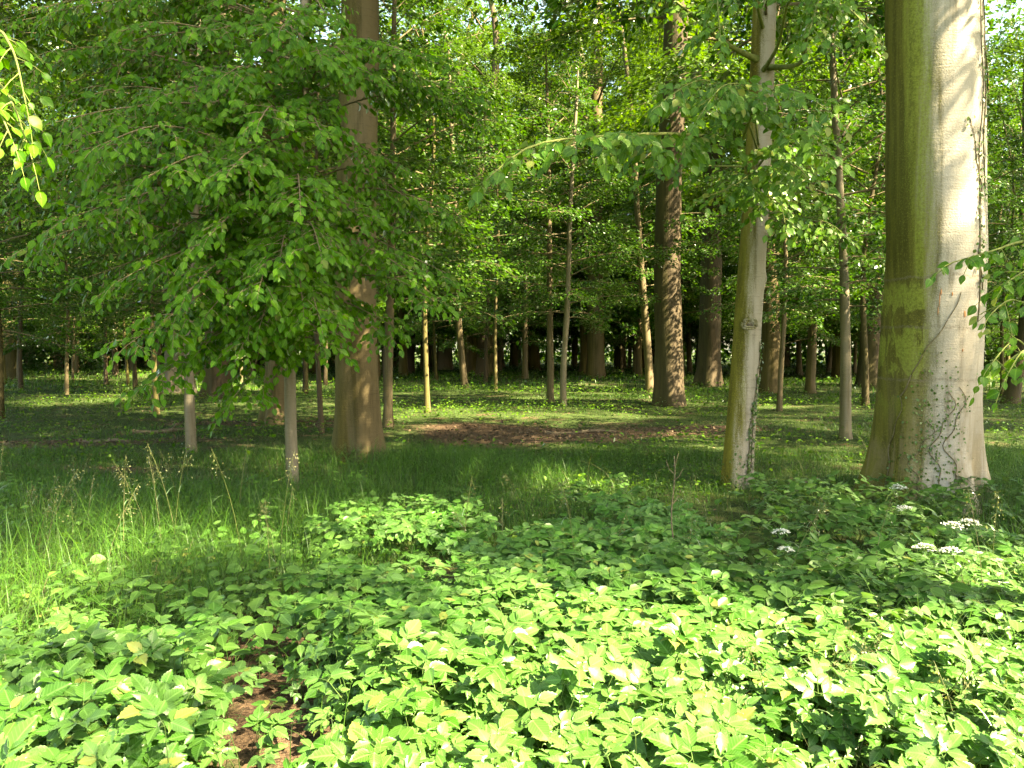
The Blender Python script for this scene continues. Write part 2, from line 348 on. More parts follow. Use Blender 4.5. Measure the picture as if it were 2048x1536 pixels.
# ------------------------------------------------------------------ shared crowns (limbs + leaf fans)
def crown_mesh(name, seed, z0, z1, rad, nl, fans, per, leaf, shape, mat, prof, limb=.012, flat=.10, fanw=.45, fanl=(.5, 1.0), jit=.45):
    r = np.random.default_rng(seed); mb = MB(); S = []; D = []; L = []
    for i in range(nl):
        rel = (i+r.uniform(0, .9))/nl; h = z0+(z1-z0)*rel; az = i*2.39996+r.normal(0, .35)
        ln = rad*prof(rel)*r.uniform(.62, 1.12); el = R(8)+R(46)*rel**1.2+r.normal(0, .12)
        t = np.linspace(0, 1, 6); d = np.array([math.cos(az), math.sin(az)])
        bend = r.normal(0, .12)
        pts = np.stack([ln*t*math.cos(el)*d[0]-bend*ln*t*t*d[1], ln*t*math.cos(el)*d[1]+bend*ln*t*t*d[0], h+ln*(math.sin(el)*t-.22*t*t)], -1)
        tube(mb, pts, (limb*ln+.006)*(1-.85*t), 5, 1)
        k = max(3, int(fans*ln)); tt = r.uniform(.18, 1.02, k)
        pp = np.stack([np.interp(tt, t, pts[:, q]) for q in range(3)], -1)
        sgn = np.where(np.arange(k) % 2 == 0, 1, -1)*r.uniform(.35, 1.15, k)
        ang = az+sgn; fl = r.uniform(*fanl, k)*(.55+.45*np.minimum(1, ln/3))*(1.15-.55*tt)
        S.append(pp); D.append(np.stack([np.cos(ang), np.sin(ang), r.normal(-.06, .16, k)], -1)); L.append(fl*min(2.2, .5+ln*.3))
    S = np.concatenate(S); D = norm(np.concatenate(D)); L = np.concatenate(L)
    cnt = np.maximum(4, (per*L*r.uniform(.5, 1.4, len(L)))).astype(int); ix = np.repeat(np.arange(len(L)), cnt); n = len(ix)
    u = r.uniform(0, 1, n)**.8; v = r.normal(0, 1, n)*fanw*(.25+.75*np.sin(np.pi*np.clip(u, .08, .95)))*.5
    side = norm(np.cross(D, [[0, 0, 1.]]))
    Pp = S[ix]+D[ix]*(u*L[ix])[:, None]+side[ix]*(v*L[ix])[:, None]
    Pp[:, 2] += r.normal(0, flat, n)-.22*u*u*L[ix]
    A = D[ix]*.8+side[ix]*(np.sign(v)*.8)[:, None]+r.normal(0, .35, (n, 3)); A[:, 2] -= .35
    N = r.normal(0, jit, (n, 3)); N[:, 2] += 1
    leaves(mb, Pp, A, N, leaf*r.uniform(.7, 1.2, n), shape, 0, r.uniform(.85, 1.15, n), r.random(n))
    for i in range(0, len(L)):
        if shape != 'far' or i % 2 == 0:
            t = np.linspace(0, 1, 3)[:, None]; q = S[i]+D[i]*(t*L[i]*.85); q[:, 2] -= .22*(t[:, 0]*.85)**2*L[i]
            tube(mb, q, [.007, .005, .002], 3, 1)
    return mb.build(name, [mat, M['twig']])
dome = lambda t: (math.sin(math.pi*min(1, .30+.70*t))**.6)*(1 if t < .9 else .7)
slim = lambda t: max(.22, (.75+.5*t) if t < .35 else (.98-.80*(t-.35)/.65))
CAN = [crown_mesh('canopy_crown', 100+k, 7.0+k, 23, 6.2, 21, 2.3, (130, 125, 125)[k], .15, 'far', M['leaf_canopy'], dome, .010, .16, .6, (.8, 1.5)) for k in range(3)]
SHADE = crown_mesh('canopy_crown', 150, 9.5, 24, 6.2, 32, 2.4, 170, .15, 'far', M['leaf_canopy'], dome, .010, .16, .6, (.8, 1.5))
UND = [crown_mesh('understorey_crown', 200+k, 1.9+.4*k, 9.5+.5*k, 3.0, 46, 4.6, 52, .105, 'mid', M['leaf_mid'], slim, .007, .07, .5, (.5, 1.0)) for k in range(4)]
FAR = [crown_mesh('distant_crown', 300+k, 2.0+.7*k, 19, 4.2, 58, 3.2, 56, .17, 'far', M['leaf_far'], slim, .008, .10, .55, (.7, 1.3)) for k in range(3)]
LOW = [crown_mesh('thicket_crown', 400+k, .15, 2.6, 1.5, 34, 6, 62, .10, 'far', M['leaf_mid'], slim, .007, .08, .6, (.5, .9)) for k in range(2)]

# ------------------------------------------------------------------ trees set out one by one
def tree(base, pts, width, hgt, mat, label, crown=None, group=None, d=None, taper=.55, flare=.5, lobes=5, seed=0, n=14, rings=34, lump=.05,
         cs=1.0, crot=None, cz=0.0, name='beech_tree', fh=.3, bumps=()):
    """base: pixel of the foot; pts: further trunk pixels at the same depth; width: trunk width in photo pixels a metre or two up"""
    g = G(*base); d = d or g[1]; g = np.array([P(base[0], base[1], d)[0], d, 0]); g[2] = H(g[0], g[1])
    path = [np.zeros(3)]
    for (x, y) in pts: q = P(x, y, d)-g; path.append(np.array([q[0], 0, q[2]]))
    last = path[-1]; prev = path[-2]; sl = (last[0]-prev[0])/max(.3, last[2]-prev[2]); sl = max(-.05, min(.05, sl))
    if last[2] < hgt: path.append(np.array([last[0]+sl*(hgt-last[2]), 0, hgt]))
    r = np.random.default_rng(seed+5)
    path = np.array(path); zz = np.linspace(0, path[-1, 2], max(8, 2*len(path)))
    sm = np.stack([np.interp(zz, path[:, 2], path[:, 0]), .04*hgt*.2*np.sin(zz*.7+r.uniform(0, 6)), zz], -1)
    for _ in range(2): sm[1:-1, 0] = .25*sm[:-2, 0]+.5*sm[1:-1, 0]+.25*sm[2:, 0]
    r0 = width/2/FPX*d
    rad = r0*(1-taper*(zz/zz[-1])**1.1); rad[-1] = r0*.12 if hgt < 16 else r0*.3
    T = Trunk(sm, rad, flare, lobes, seed, lump, fh)
    e = empty(name, g, label, 'tree', group)
    T.bumps = list(bumps)
    t = ob('trunk', T.mesh('trunk', mat, n, rings), e)
    if crown is not None:
        zc = 4.0; o = T.c(zc); ob('crown', crown, e, (o[0], o[1], cz), (0, 0, r.uniform(0, 6.28) if crot is None else crot), cs)
    return e, T, g

# the big pale beech on the right
big, TB, gB = tree((1862, 1003), [(1862, 560), (1862, 300), (1858, 0)], 190, 24, M['bark_big'],
    'huge pale beech with lime green algae stripe, biggest trunk, at right edge', CAN[0], taper=.5, flare=.52, lobes=4, seed=3, n=72, rings=150, lump=.028, fh=.42)
TBs = TB
# ivy, scars and vine on it are set further down
sec, T2, g2 = tree((1467, 975), [(1478, 850), (1492, 700), (1500, 640), (1509, 480), (1522, 350), (1530, 150), (1532, 0)], 58, 13, M['bark_second'],
    'leaning pale beech with round knot and mossy left flank, left of huge trunk', None, taper=.55, flare=.22, lobes=3, seed=12, n=48, rings=170, lump=.035, fh=.3,
    bumps=[(1.90, -.22, .045, .10, .55), (1.92, -.19, -.05, .035, .22), (2.42, 1.0, .035, .09, .4), (2.2, -.32, .012, .05, .2)])
B = M
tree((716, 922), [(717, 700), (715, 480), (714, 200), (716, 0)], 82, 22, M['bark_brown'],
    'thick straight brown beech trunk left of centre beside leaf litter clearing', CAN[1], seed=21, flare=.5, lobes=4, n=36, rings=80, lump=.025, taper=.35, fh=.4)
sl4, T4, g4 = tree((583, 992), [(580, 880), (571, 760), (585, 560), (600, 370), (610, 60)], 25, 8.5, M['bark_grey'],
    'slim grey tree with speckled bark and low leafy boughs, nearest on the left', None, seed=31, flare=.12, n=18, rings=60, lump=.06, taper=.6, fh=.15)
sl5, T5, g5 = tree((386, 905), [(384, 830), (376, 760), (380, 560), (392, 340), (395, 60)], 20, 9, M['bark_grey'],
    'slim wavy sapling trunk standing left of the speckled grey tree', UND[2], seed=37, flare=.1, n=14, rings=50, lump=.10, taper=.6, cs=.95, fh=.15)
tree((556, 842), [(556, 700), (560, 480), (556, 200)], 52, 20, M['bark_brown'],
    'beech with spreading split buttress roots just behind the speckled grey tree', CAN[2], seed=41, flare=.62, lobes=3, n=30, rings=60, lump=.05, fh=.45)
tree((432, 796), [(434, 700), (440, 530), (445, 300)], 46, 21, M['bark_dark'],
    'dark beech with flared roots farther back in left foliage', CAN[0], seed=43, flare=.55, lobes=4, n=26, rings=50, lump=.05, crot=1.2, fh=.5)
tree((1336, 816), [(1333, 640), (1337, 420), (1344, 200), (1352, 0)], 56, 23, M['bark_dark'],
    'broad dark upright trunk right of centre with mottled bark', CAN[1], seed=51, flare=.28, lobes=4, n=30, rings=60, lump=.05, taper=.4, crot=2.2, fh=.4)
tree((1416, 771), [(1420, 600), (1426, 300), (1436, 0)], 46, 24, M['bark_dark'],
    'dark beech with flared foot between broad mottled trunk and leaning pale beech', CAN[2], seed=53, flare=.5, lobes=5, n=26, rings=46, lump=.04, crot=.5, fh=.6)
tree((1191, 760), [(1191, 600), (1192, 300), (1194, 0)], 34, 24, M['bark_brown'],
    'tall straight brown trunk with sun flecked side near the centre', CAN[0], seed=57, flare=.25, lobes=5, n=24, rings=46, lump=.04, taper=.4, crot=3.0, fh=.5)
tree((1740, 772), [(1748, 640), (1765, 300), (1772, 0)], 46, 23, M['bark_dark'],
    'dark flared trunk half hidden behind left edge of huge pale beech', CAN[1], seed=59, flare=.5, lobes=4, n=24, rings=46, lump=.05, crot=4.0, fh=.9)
# slim understorey trees, each at its own place
thin = [
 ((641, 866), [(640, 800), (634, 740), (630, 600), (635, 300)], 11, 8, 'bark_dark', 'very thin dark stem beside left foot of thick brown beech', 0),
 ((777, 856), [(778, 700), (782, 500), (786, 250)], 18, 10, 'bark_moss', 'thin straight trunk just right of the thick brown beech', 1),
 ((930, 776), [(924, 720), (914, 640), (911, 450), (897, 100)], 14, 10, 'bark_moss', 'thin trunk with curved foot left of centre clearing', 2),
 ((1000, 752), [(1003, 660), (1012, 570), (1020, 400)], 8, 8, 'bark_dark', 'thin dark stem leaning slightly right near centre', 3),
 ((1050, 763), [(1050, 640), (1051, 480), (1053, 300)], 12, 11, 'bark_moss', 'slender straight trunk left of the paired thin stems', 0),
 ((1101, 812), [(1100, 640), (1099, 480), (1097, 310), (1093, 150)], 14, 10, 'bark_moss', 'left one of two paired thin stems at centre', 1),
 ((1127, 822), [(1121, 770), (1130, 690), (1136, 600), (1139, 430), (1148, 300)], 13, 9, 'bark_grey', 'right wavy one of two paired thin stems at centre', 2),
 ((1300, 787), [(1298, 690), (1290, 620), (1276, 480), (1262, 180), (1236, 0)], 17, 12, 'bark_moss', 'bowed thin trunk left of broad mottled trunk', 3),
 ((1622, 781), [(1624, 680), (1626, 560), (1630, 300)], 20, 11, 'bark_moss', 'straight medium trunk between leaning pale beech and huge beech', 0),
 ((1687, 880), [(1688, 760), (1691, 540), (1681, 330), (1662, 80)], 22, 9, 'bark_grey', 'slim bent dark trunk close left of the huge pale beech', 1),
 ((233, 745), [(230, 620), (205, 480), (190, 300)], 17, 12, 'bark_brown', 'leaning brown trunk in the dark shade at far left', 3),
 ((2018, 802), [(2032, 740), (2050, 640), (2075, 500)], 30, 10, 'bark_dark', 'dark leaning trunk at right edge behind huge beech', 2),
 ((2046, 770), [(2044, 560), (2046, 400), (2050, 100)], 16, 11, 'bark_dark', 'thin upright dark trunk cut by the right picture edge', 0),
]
for i, (b, pts, wd, hg, mt, lab, cv) in enumerate(thin):
    tree(b, pts, wd, hg, M[mt], lab, UND[cv], seed=70+i, n=12, rings=40, lump=.08, taper=.6, flare=.4, cs=float(rng.uniform(.85, 1.1)), fh=.2, name='young_beech_tree')
mid = [
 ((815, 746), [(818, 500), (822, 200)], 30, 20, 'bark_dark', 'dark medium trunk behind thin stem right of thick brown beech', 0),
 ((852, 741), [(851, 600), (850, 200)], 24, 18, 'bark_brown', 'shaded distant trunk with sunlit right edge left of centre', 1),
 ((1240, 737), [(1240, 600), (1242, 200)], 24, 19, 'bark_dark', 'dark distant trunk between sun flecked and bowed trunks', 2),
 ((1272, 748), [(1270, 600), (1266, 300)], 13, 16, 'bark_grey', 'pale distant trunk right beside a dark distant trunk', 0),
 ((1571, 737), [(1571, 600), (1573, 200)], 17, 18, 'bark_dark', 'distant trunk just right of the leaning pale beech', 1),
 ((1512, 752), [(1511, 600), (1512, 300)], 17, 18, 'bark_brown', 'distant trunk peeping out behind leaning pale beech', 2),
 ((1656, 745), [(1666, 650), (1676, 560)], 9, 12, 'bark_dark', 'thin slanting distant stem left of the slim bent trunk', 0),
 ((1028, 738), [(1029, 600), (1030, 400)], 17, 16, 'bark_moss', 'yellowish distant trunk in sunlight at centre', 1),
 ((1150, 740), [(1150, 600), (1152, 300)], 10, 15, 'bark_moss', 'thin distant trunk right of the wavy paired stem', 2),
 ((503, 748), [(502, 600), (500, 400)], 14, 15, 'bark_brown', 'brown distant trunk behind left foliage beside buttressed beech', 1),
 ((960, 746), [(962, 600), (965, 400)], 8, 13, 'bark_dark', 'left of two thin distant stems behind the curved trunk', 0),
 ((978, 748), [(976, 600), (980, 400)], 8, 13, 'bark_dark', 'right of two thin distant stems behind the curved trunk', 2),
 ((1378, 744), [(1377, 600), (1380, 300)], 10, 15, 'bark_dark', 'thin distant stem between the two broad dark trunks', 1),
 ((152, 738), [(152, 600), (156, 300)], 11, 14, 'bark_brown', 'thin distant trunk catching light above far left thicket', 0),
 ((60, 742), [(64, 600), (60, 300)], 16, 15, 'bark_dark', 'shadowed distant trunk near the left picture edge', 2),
]
for i, (b, pts, wd, hg, mt, lab, cv) in enumerate(mid):
    tree(b, pts, wd, hg, M[mt], lab, FAR[cv], seed=120+i, n=10, rings=24, lump=.05, taper=.5, flare=.2, cs=float(rng.uniform(.85, 1.15)), fh=.4)
# the trees further back and beside: drawn from a few shared trunks
def generic_trunk(seed, h, r0, mat):
    r = np.random.default_rng(seed); zz = np.linspace(0, h, 12)
    T = Trunk(np.stack([.02*h*np.sin(zz*.35+r.uniform(0, 6))*zz/h*2, .02*h*np.sin(zz*.4+r.uniform(0, 6))*zz/h*2, zz], -1), r0*(1-.75*(zz/h)), .3, 4, seed, .05, .4)
    return T.mesh('trunk', mat, 10, 24)
GT = [generic_trunk(900+k, 18, .13+.05*k, M[['bark_moss', 'bark_dark', 'bark_brown'][k % 3]]) for k in range(4)]
GB = [generic_trunk(950+k, 22, .38+.08*k, M[['bark_brown', 'bark_dark', 'bark_grey'][k % 3]]) for k in range(3)]
taken = [np.array(o.location[:2]) for o in col.objects if o.get('category') == 'tree']
def fill(n, y0, y1, sp, kind):
    k = 0; tries = 0
    while k < n and tries < 4000:
        tries += 1; y = math.sqrt(random.uniform(y0*y0, y1*y1)); x = random.uniform(-.75, .75)*y
        p = np.array([x, y])
        if min(np.linalg.norm(p-t) for t in taken) < sp: continue
        if kind == 'mid' and any(abs(1024+FPX*x/y-k_) < 85 for k_ in (1191, 1416, 1336, 1100)): continue
        taken.append(p); k += 1
        wx = 1024+FPX*x/y
        zone = 'near the left picture edge' if wx < 200 else 'behind the left foliage' if wx < 660 else 'between thick brown beech and centre' if wx < 1000 else 'behind the paired thin stems' if wx < 1290 else 'behind the broad dark trunks' if wx < 1450 else 'between leaning beech and huge beech' if wx < 1760 else 'behind or right of the huge beech'
        if kind == 'back':
            e = empty('distant_beech_tree', (x, y, H(x, y)), 'slender distant tree among look-alikes '+zone, 'tree', 'distant woodland trees '+zone)
            ob('trunk', random.choice(GT), e, (0, 0, -.05), (0, 0, random.uniform(0, 6)), random.uniform(.8, 1.2)); ob('crown', random.choice(FAR), e, (0, 0, 0), (0, 0, random.uniform(0, 6)), random.uniform(.85, 1.25))
        else:
            e = empty('young_beech_tree', (x, y, H(x, y)), 'leafy young beech in the middle distance '+zone, 'tree', 'young beeches '+zone)
            ob('trunk', GT[random.randint(0, 1)], e, (0, 0, -.05), (0, 0, random.uniform(0, 6)), (.55, .55, .62)); ob('crown', random.choice(UND), e, (0, 0, random.uniform(0, .5)), (0, 0, random.uniform(0, 6)), random.uniform(.85, 1.1))
fill(32, 20, 44, 3.0, 'mid')
fill(108, 42, 84, 3.2, 'back')
# canopy trees standing beside and behind the view: they throw the shade the picture shows
SIDE = [(6.9, 2.35, (.64, .64, .95), 0), (13.0, 8.0, (.75, .75, .9), 0), (16.5, 14.5, (.7, .7, 1), 1), (23, 21, (.8, .8, 1), 0), (18.5, 2.6, .9, 2), (27, 12, 1.0, 2), (24, 30, 1.0, 2), (28, 20, 1.05, 1), (-9.5, 8.0, .95, 2), (-13, 16, 1.0, 0), (-19, 26, 1.0, 1), (26, 2, 1.0, 0), (-2.6, 57, 1.1, 0), (-1.2, 69, 1.2, 1), (-5.2, 65, 1.2, 2), (1.6, 62, 1.1, 0), (-10, 52, 1.1, 1), (5.5, 60, 1.2, 2), (12, 64, 1.2, 1), (-13, 70, 1.2, 0), (20, 52, 1.1, 0), (-21, 56, 1.1, 2), (-1.5, 46, 1.0, 1), (-12.5, 32, 1.0, 2), (10, 33, 1.0, 0), (9, 50, 1, 2), (-26, 44, 1, 1), (-17, 62, 1, 2)]
for i, (x, y, s, k) in enumerate(SIDE):
    zone = 'outside the view on the right' if x > .62*y else 'outside the view on the left' if x < -.62*y else 'far behind at left' if x < -7 else 'far behind the centre' if x < 4 else 'far behind at right'
    e = empty('tall_beech_tree', (x, y, H(x, y)), 'tall beech with high leafy crown '+zone, 'tree', 'tall canopy beeches '+zone)
    ob('trunk', GB[k], e, (0, 0, -.05), (0, 0, i*1.3), s); ob('crown', CAN[k] if i else SHADE, e, (0, 0, 0), (0, 0, i*2.1), s)
# ------------------------------------------------------------------ the far wood as one mass
def far_wood():
    mb = MB(); n = 150000
    th = rng.uniform(R(-47), R(47), n); rr = rng.uniform(76, 118, n); x = rr*np.sin(th); y = rr*np.cos(th)
    lump = snoise(th*60, rr*.25, 1.0, 9); z = 37*rng.beta(.85, 1.2, n)+1.2*lump*(rng.random(n) < .8)
    keep = (snoise(th*90, z*.55, 1.0, 11)+.5*snoise(th*200, z*1.1, 1, 12) > -.75-(z < 4)*.2) & (z > .1); x, y, z = x[keep], y[keep], z[keep]; m = len(x)
    A = rng.normal(0, 1, (m, 3)); N = rng.normal(0, .6, (m, 3)); N[:, 2] += .8; N[:, 1] -= .4
    leaves(mb, np.stack([x, y, z], -1), A, N, rng.uniform(.4, .75, m), 'far')
    for k in range(90):
        t = random.uniform(R(-44), R(44)); r_ = random.uniform(76, 112); zz = np.linspace(-.5, 20, 6); b = np.array([r_*math.sin(t), r_*math.cos(t), 0])
        tube(mb, b+np.stack([.3*np.sin(zz*.2+k), 0*zz, zz], -1), random.uniform(.14, .4)*(1-.025*zz), 6, 1)
    tag(ob('far_wood', mb.build('far_wood', [M['leaf_far'], M['bark_brown']])), 'distant mass of leafy trees closing the view', 'wood', None, 'stuff')
far_wood()
# dark thicket at the far left and low shrubs among the trees
for i, (px, py, s) in enumerate([(40, 742, 1.5), (110, 748, 1.25), (185, 744, 1.3), (280, 742, 1.2), (-30, 752, 1.4), (330, 738, 1.3), (2090, 770, 1.0), (1960, 742, 1.2), (680, 738, 1.2), (560, 735, 1.3)]):
    g = G(px, py)
    lab = ['low leafy thicket shrub in the dark far left shade'] * 6 + ['leafy shrub low at right edge behind huge beech', 'leafy shrub behind huge beech on its right'] + ['low leafy shrub far behind the thick brown beech'] * 2
    e = empty('thicket_shrub', g, lab[i], 'shrub', 'far left thicket' if i < 6 else 'woodland shrubs')
    ob('foliage', LOW[i % 2], e, (0, 0, 0), (0, 0, i*1.7), (s*1.3, s*1.3, s))

# ------------------------------------------------------------------ near boughs with leaves on twigs
def leaf_mesh(kind, mat, seed, petiole=.12):
    v, f = SH[kind]; v = v.copy(); r = np.random.default_rng(seed)
    v[:, 2] += .05*np.sin(v[:, 0]*3+r.uniform(0, 6))+r.normal(0, .012, len(v)); v[:, 1] += .05*np.sin(v[:, 0]*2.5+r.uniform(0, 6))*v[:, 0]
    mb = MB(); mb.add(v, f, 0, r.random(), v); return mb.build('leaf', mat, True)
NEARLEAF = {k: [leaf_mesh('near', M[k], 10*i+3) for i in range(5)] for k in ('leaf_near', 'leaf_branch')}
class Foliage:
    def __init__(s): s.P = []; s.A = []; s.N = []; s.S = []; s.W = []
    def add(s, P_, A, N, S, W): s.P.append(P_); s.A.append(norm(A)); s.N.append(N); s.S.append(S); s.W.append(W)
def curve(pts, n):
    pts = np.asarray(pts, float); k = len(pts); t = np.linspace(0, k-1, n); out = []
    for u in t:
        i = min(int(u), k-2); f = u-i; p0 = pts[max(0, i-1)]; p1 = pts[i]; p2 = pts[i+1]; p3 = pts[min(k-1, i+2)]
        out.append(.5*(2*p1+(p2-p0)*f+(2*p0-5*p1+4*p2-p3)*f*f+(3*p1-p0-3*p2+p3)*f**3))
    return np.array(out)
def bough(fol, pts, r0=.012, leaf=.09, t0=.25, twig=.5, step=.11, spacing=.05, droop=.7, seed=0, face=.5, mat='twig', parent=None, origin=None, sub=True):
    r = np.random.default_rng(seed); c = curve(pts, 22); seg = np.linalg.norm(np.diff(c, axis=0), axis=1); s = np.r_[0, np.cumsum(seg)]; ln = s[-1]
    mb = MB(); tube(mb, c, (r0*(1-.82*s/ln)+.001)*(1+1.0*np.exp(-s/(3.5*r0+.03))), 8)
    tang = norm(np.gradient(c, axis=0)); out = norm(np.array([c[-1, 0]-c[0, 0], c[-1, 1]-c[0, 1], 0]))
    def put(p, d, L, nsp):
        k = max(2, int(L/nsp)); u = (np.arange(k)+r.uniform(.4, .9))/k
        q = p+d*(u*L)[:, None]; q[:, 2] -= .35*u*u*L
        dd = d[None]+np.c_[0*u, 0*u, -.7*u]; sd = norm(np.cross(dd, [[0, 0, 1.]])); sg = np.where(np.arange(k) % 2 == 0, 1., -1.)[:, None]
        A = dd*.6+sd*sg*.75+np.c_[0*u, 0*u, -droop*np.ones(k)]+r.normal(0, .22, (k, 3)); A[-1] = dd[-1]+[0, 0, -.3]
        N = np.tile(np.array([0, 0, .6]), (k, 1))+out*face+np.array([0, -.65, 0])+r.normal(0, .42, (k, 3))
        fol.add(q, A, N, leaf*r.uniform(.55, 1.18, k)*(.8+.2*np.sin(np.pi*u)), r.uniform(.9, 1.15, k))
        tt = np.linspace(0, 1, 4); w_ = p+d*(tt*L)[:, None]; w_[:, 2] -= .35*tt*tt*L
        tube(mb, w_, [.0035, .0028, .002, .0012], 4)
    x = t0*ln; k = 0
    while x < ln:
        p = np.array([np.interp(x, s, c[:, q]) for q in range(3)]); tg = norm(np.array([np.interp(x, s, tang[:, q]) for q in range(3)]))
        sd = norm(np.cross(tg, [0, 0, 1.])); d = norm(tg*.65+sd*(.85 if k % 2 else -.85)+r.normal(0, .18, 3)+np.array([0, 0, r.normal(-.12, .38)]))
        L = twig*r.uniform(.55, 1.1)*(1.1-.45*x/ln); put(p, d, L, spacing)
        if sub and L > .28:
            for sg in (-1, 1):
                d2 = norm(d*.7+np.cross(d, [0, 0, 1.])*.7*sg+r.normal(0, .15, 3)); put(p+d*L*r.uniform(.3, .55)-[0, 0, .05*L], d2, L*.55, spacing)
        x += step*r.uniform(.7, 1.3); k += 1
    put(c[-1], tang[-1], .22, spacing*.8)
    if parent is not None:
        for v in mb.V: v -= origin
        ob('branch', mb.build('branch', M[mat], True), parent)
def finish(fol, parent, origin, mat, limit=300):
    Pp = np.concatenate(fol.P); A = np.concatenate(fol.A); N = np.concatenate(fol.N); S = np.concatenate(fol.S); W = np.concatenate(fol.W)
    x, y, f = proj(Pp); inn = (x > -20) & (x < 2068) & (y > -20) & (y < 1556); key = np.where(inn, f/S, 1e9); order = np.argsort(key)
    near = order[:limit]; near = near[key[near] < 1e8]; rest = np.setdiff1d(np.arange(len(S)), near)
    mb = MB(); leaves(mb, Pp[rest]-origin, A[rest], N[rest], S[rest], 'near', 0, W[rest])
    tag(ob('foliage', mb.build('foliage', M[mat], True), parent), kind='stuff')
    B_ = norm(np.cross(N, A)); N2 = np.cross(A, B_)
    from mathutils import Matrix
    for q in near:
        m = Matrix(((A[q, 0]*S[q], B_[q, 0]*S[q]*W[q], N2[q, 0]*S[q], Pp[q, 0]-origin[0]), (A[q, 1]*S[q], B_[q, 1]*S[q]*W[q], N2[q, 1]*S[q], Pp[q, 1]-origin[1]),
                    (A[q, 2]*S[q], B_[q, 2]*S[q]*W[q], N2[q, 2]*S[q], Pp[q, 2]-origin[2]), (0, 0, 0, 1)))
        o = ob('leaf', NEARLEAF[mat][int(q) % 5], parent); o.matrix_basis = m
    return len(S)
# the slim speckled tree on the left and its hanging boughs
fo = Foliage()
ENDS = [(255, 690, 7.0), (330, 640, 7.0), (290, 770, 7.3), (400, 700, 7.6), (520, 650, 7.4), (470, 790, 7.8), (605, 600, 7.3), (645, 690, 7.8), (560, 520, 7.0), (810, 540, 8.0),
        (865, 600, 8.2), (790, 655, 8.6), (890, 545, 8.8), (420, 470, 6.9), (300, 350, 6.6), (200, 290, 6.4), (130, 440, 6.8), (45, 500, 7.0), (520, 240, 6.8), (640, 260, 7.2),
        (450, 150, 7.2), (330, 190, 7.2), (150, 200, 7.6), (60, 330, 7.4), (240, 560, 7.0), (160, 560, 7.6), (600, 400, 6.8), (640, 110, 7.4), 
        (820, 470, 9.0), (380, 580, 6.8), (460, 340, 6.6), (560, 60, 7.0), (250, 60, 7.4), (880, 130, 8.4), (640, 500, 6.9), (400, 250, 8.6), (520, 430, 8.2), (640, 640, 7.2),
        (340, 460, 7.6), (230, 420, 7.4), (90, 250, 7.0), (30, 130, 8.0), (430, 60, 8.0), (590, 700, 8.4), (520, 570, 6.9), (120, 120, 8.6), (60, 40, 9.2), (190, 30, 8.8), (330, 20, 9.0), (20, 230, 8.8), (130, 330, 8.8), (60, 420, 8.6), (250, 240, 8.4), (910, 430, 9.0), (660, 30, 8.4), (960, 240, 9.6), (480, 700, 7.2), (420, 620, 7.2), (690, 110, 7.6), (745, 150, 8.2), (715, 430, 8.0), (800, 330, 8.8), (890, 430, 9.0), (20, 40, 8.6), (100, 180, 9.0), (170, 110, 9.4), (270, 130, 9.0), (390, 110, 9.2), (500, 130, 8.8), (580, 190, 8.6), (80, 300, 8.2), (190, 380, 8.4), (20, 380, 8.2), (310, 270, 9.0), (450, 230, 9.2), (100, 480, 8.8), (560, 330, 8.8), (120, 20, 8.0), (420, 370, 7.6), (960, 210, 9.4), (860, 170, 9.0)]
for i, (px, py, d) in enumerate(ENDS):
    e_ = P(px, py, d); span = math.hypot(e_[0]-g4[0], e_[1]-g4[1])
    zs = min(7.8, max(1.7, e_[2]+.05*span+rng.uniform(-.25, .35))); st = g4+T4.c(zs-g4[2]); st[2] = zs
    m1 = st+(e_-st)*.4; m1[2] = max(zs, e_[2])+.10*span; m2 = st+(e_-st)*.75; m2[2] = e_[2]+.11*span
    bough(fo, [st, m1, m2, e_], r0=.006+.0025*span, leaf=.090, t0=.30, twig=.52, step=.085, spacing=.044, droop=.5, seed=1000+i, parent=sl4, origin=g4, mat='twig')
nl4 = finish(fo, sl4, g4, 'leaf_near')
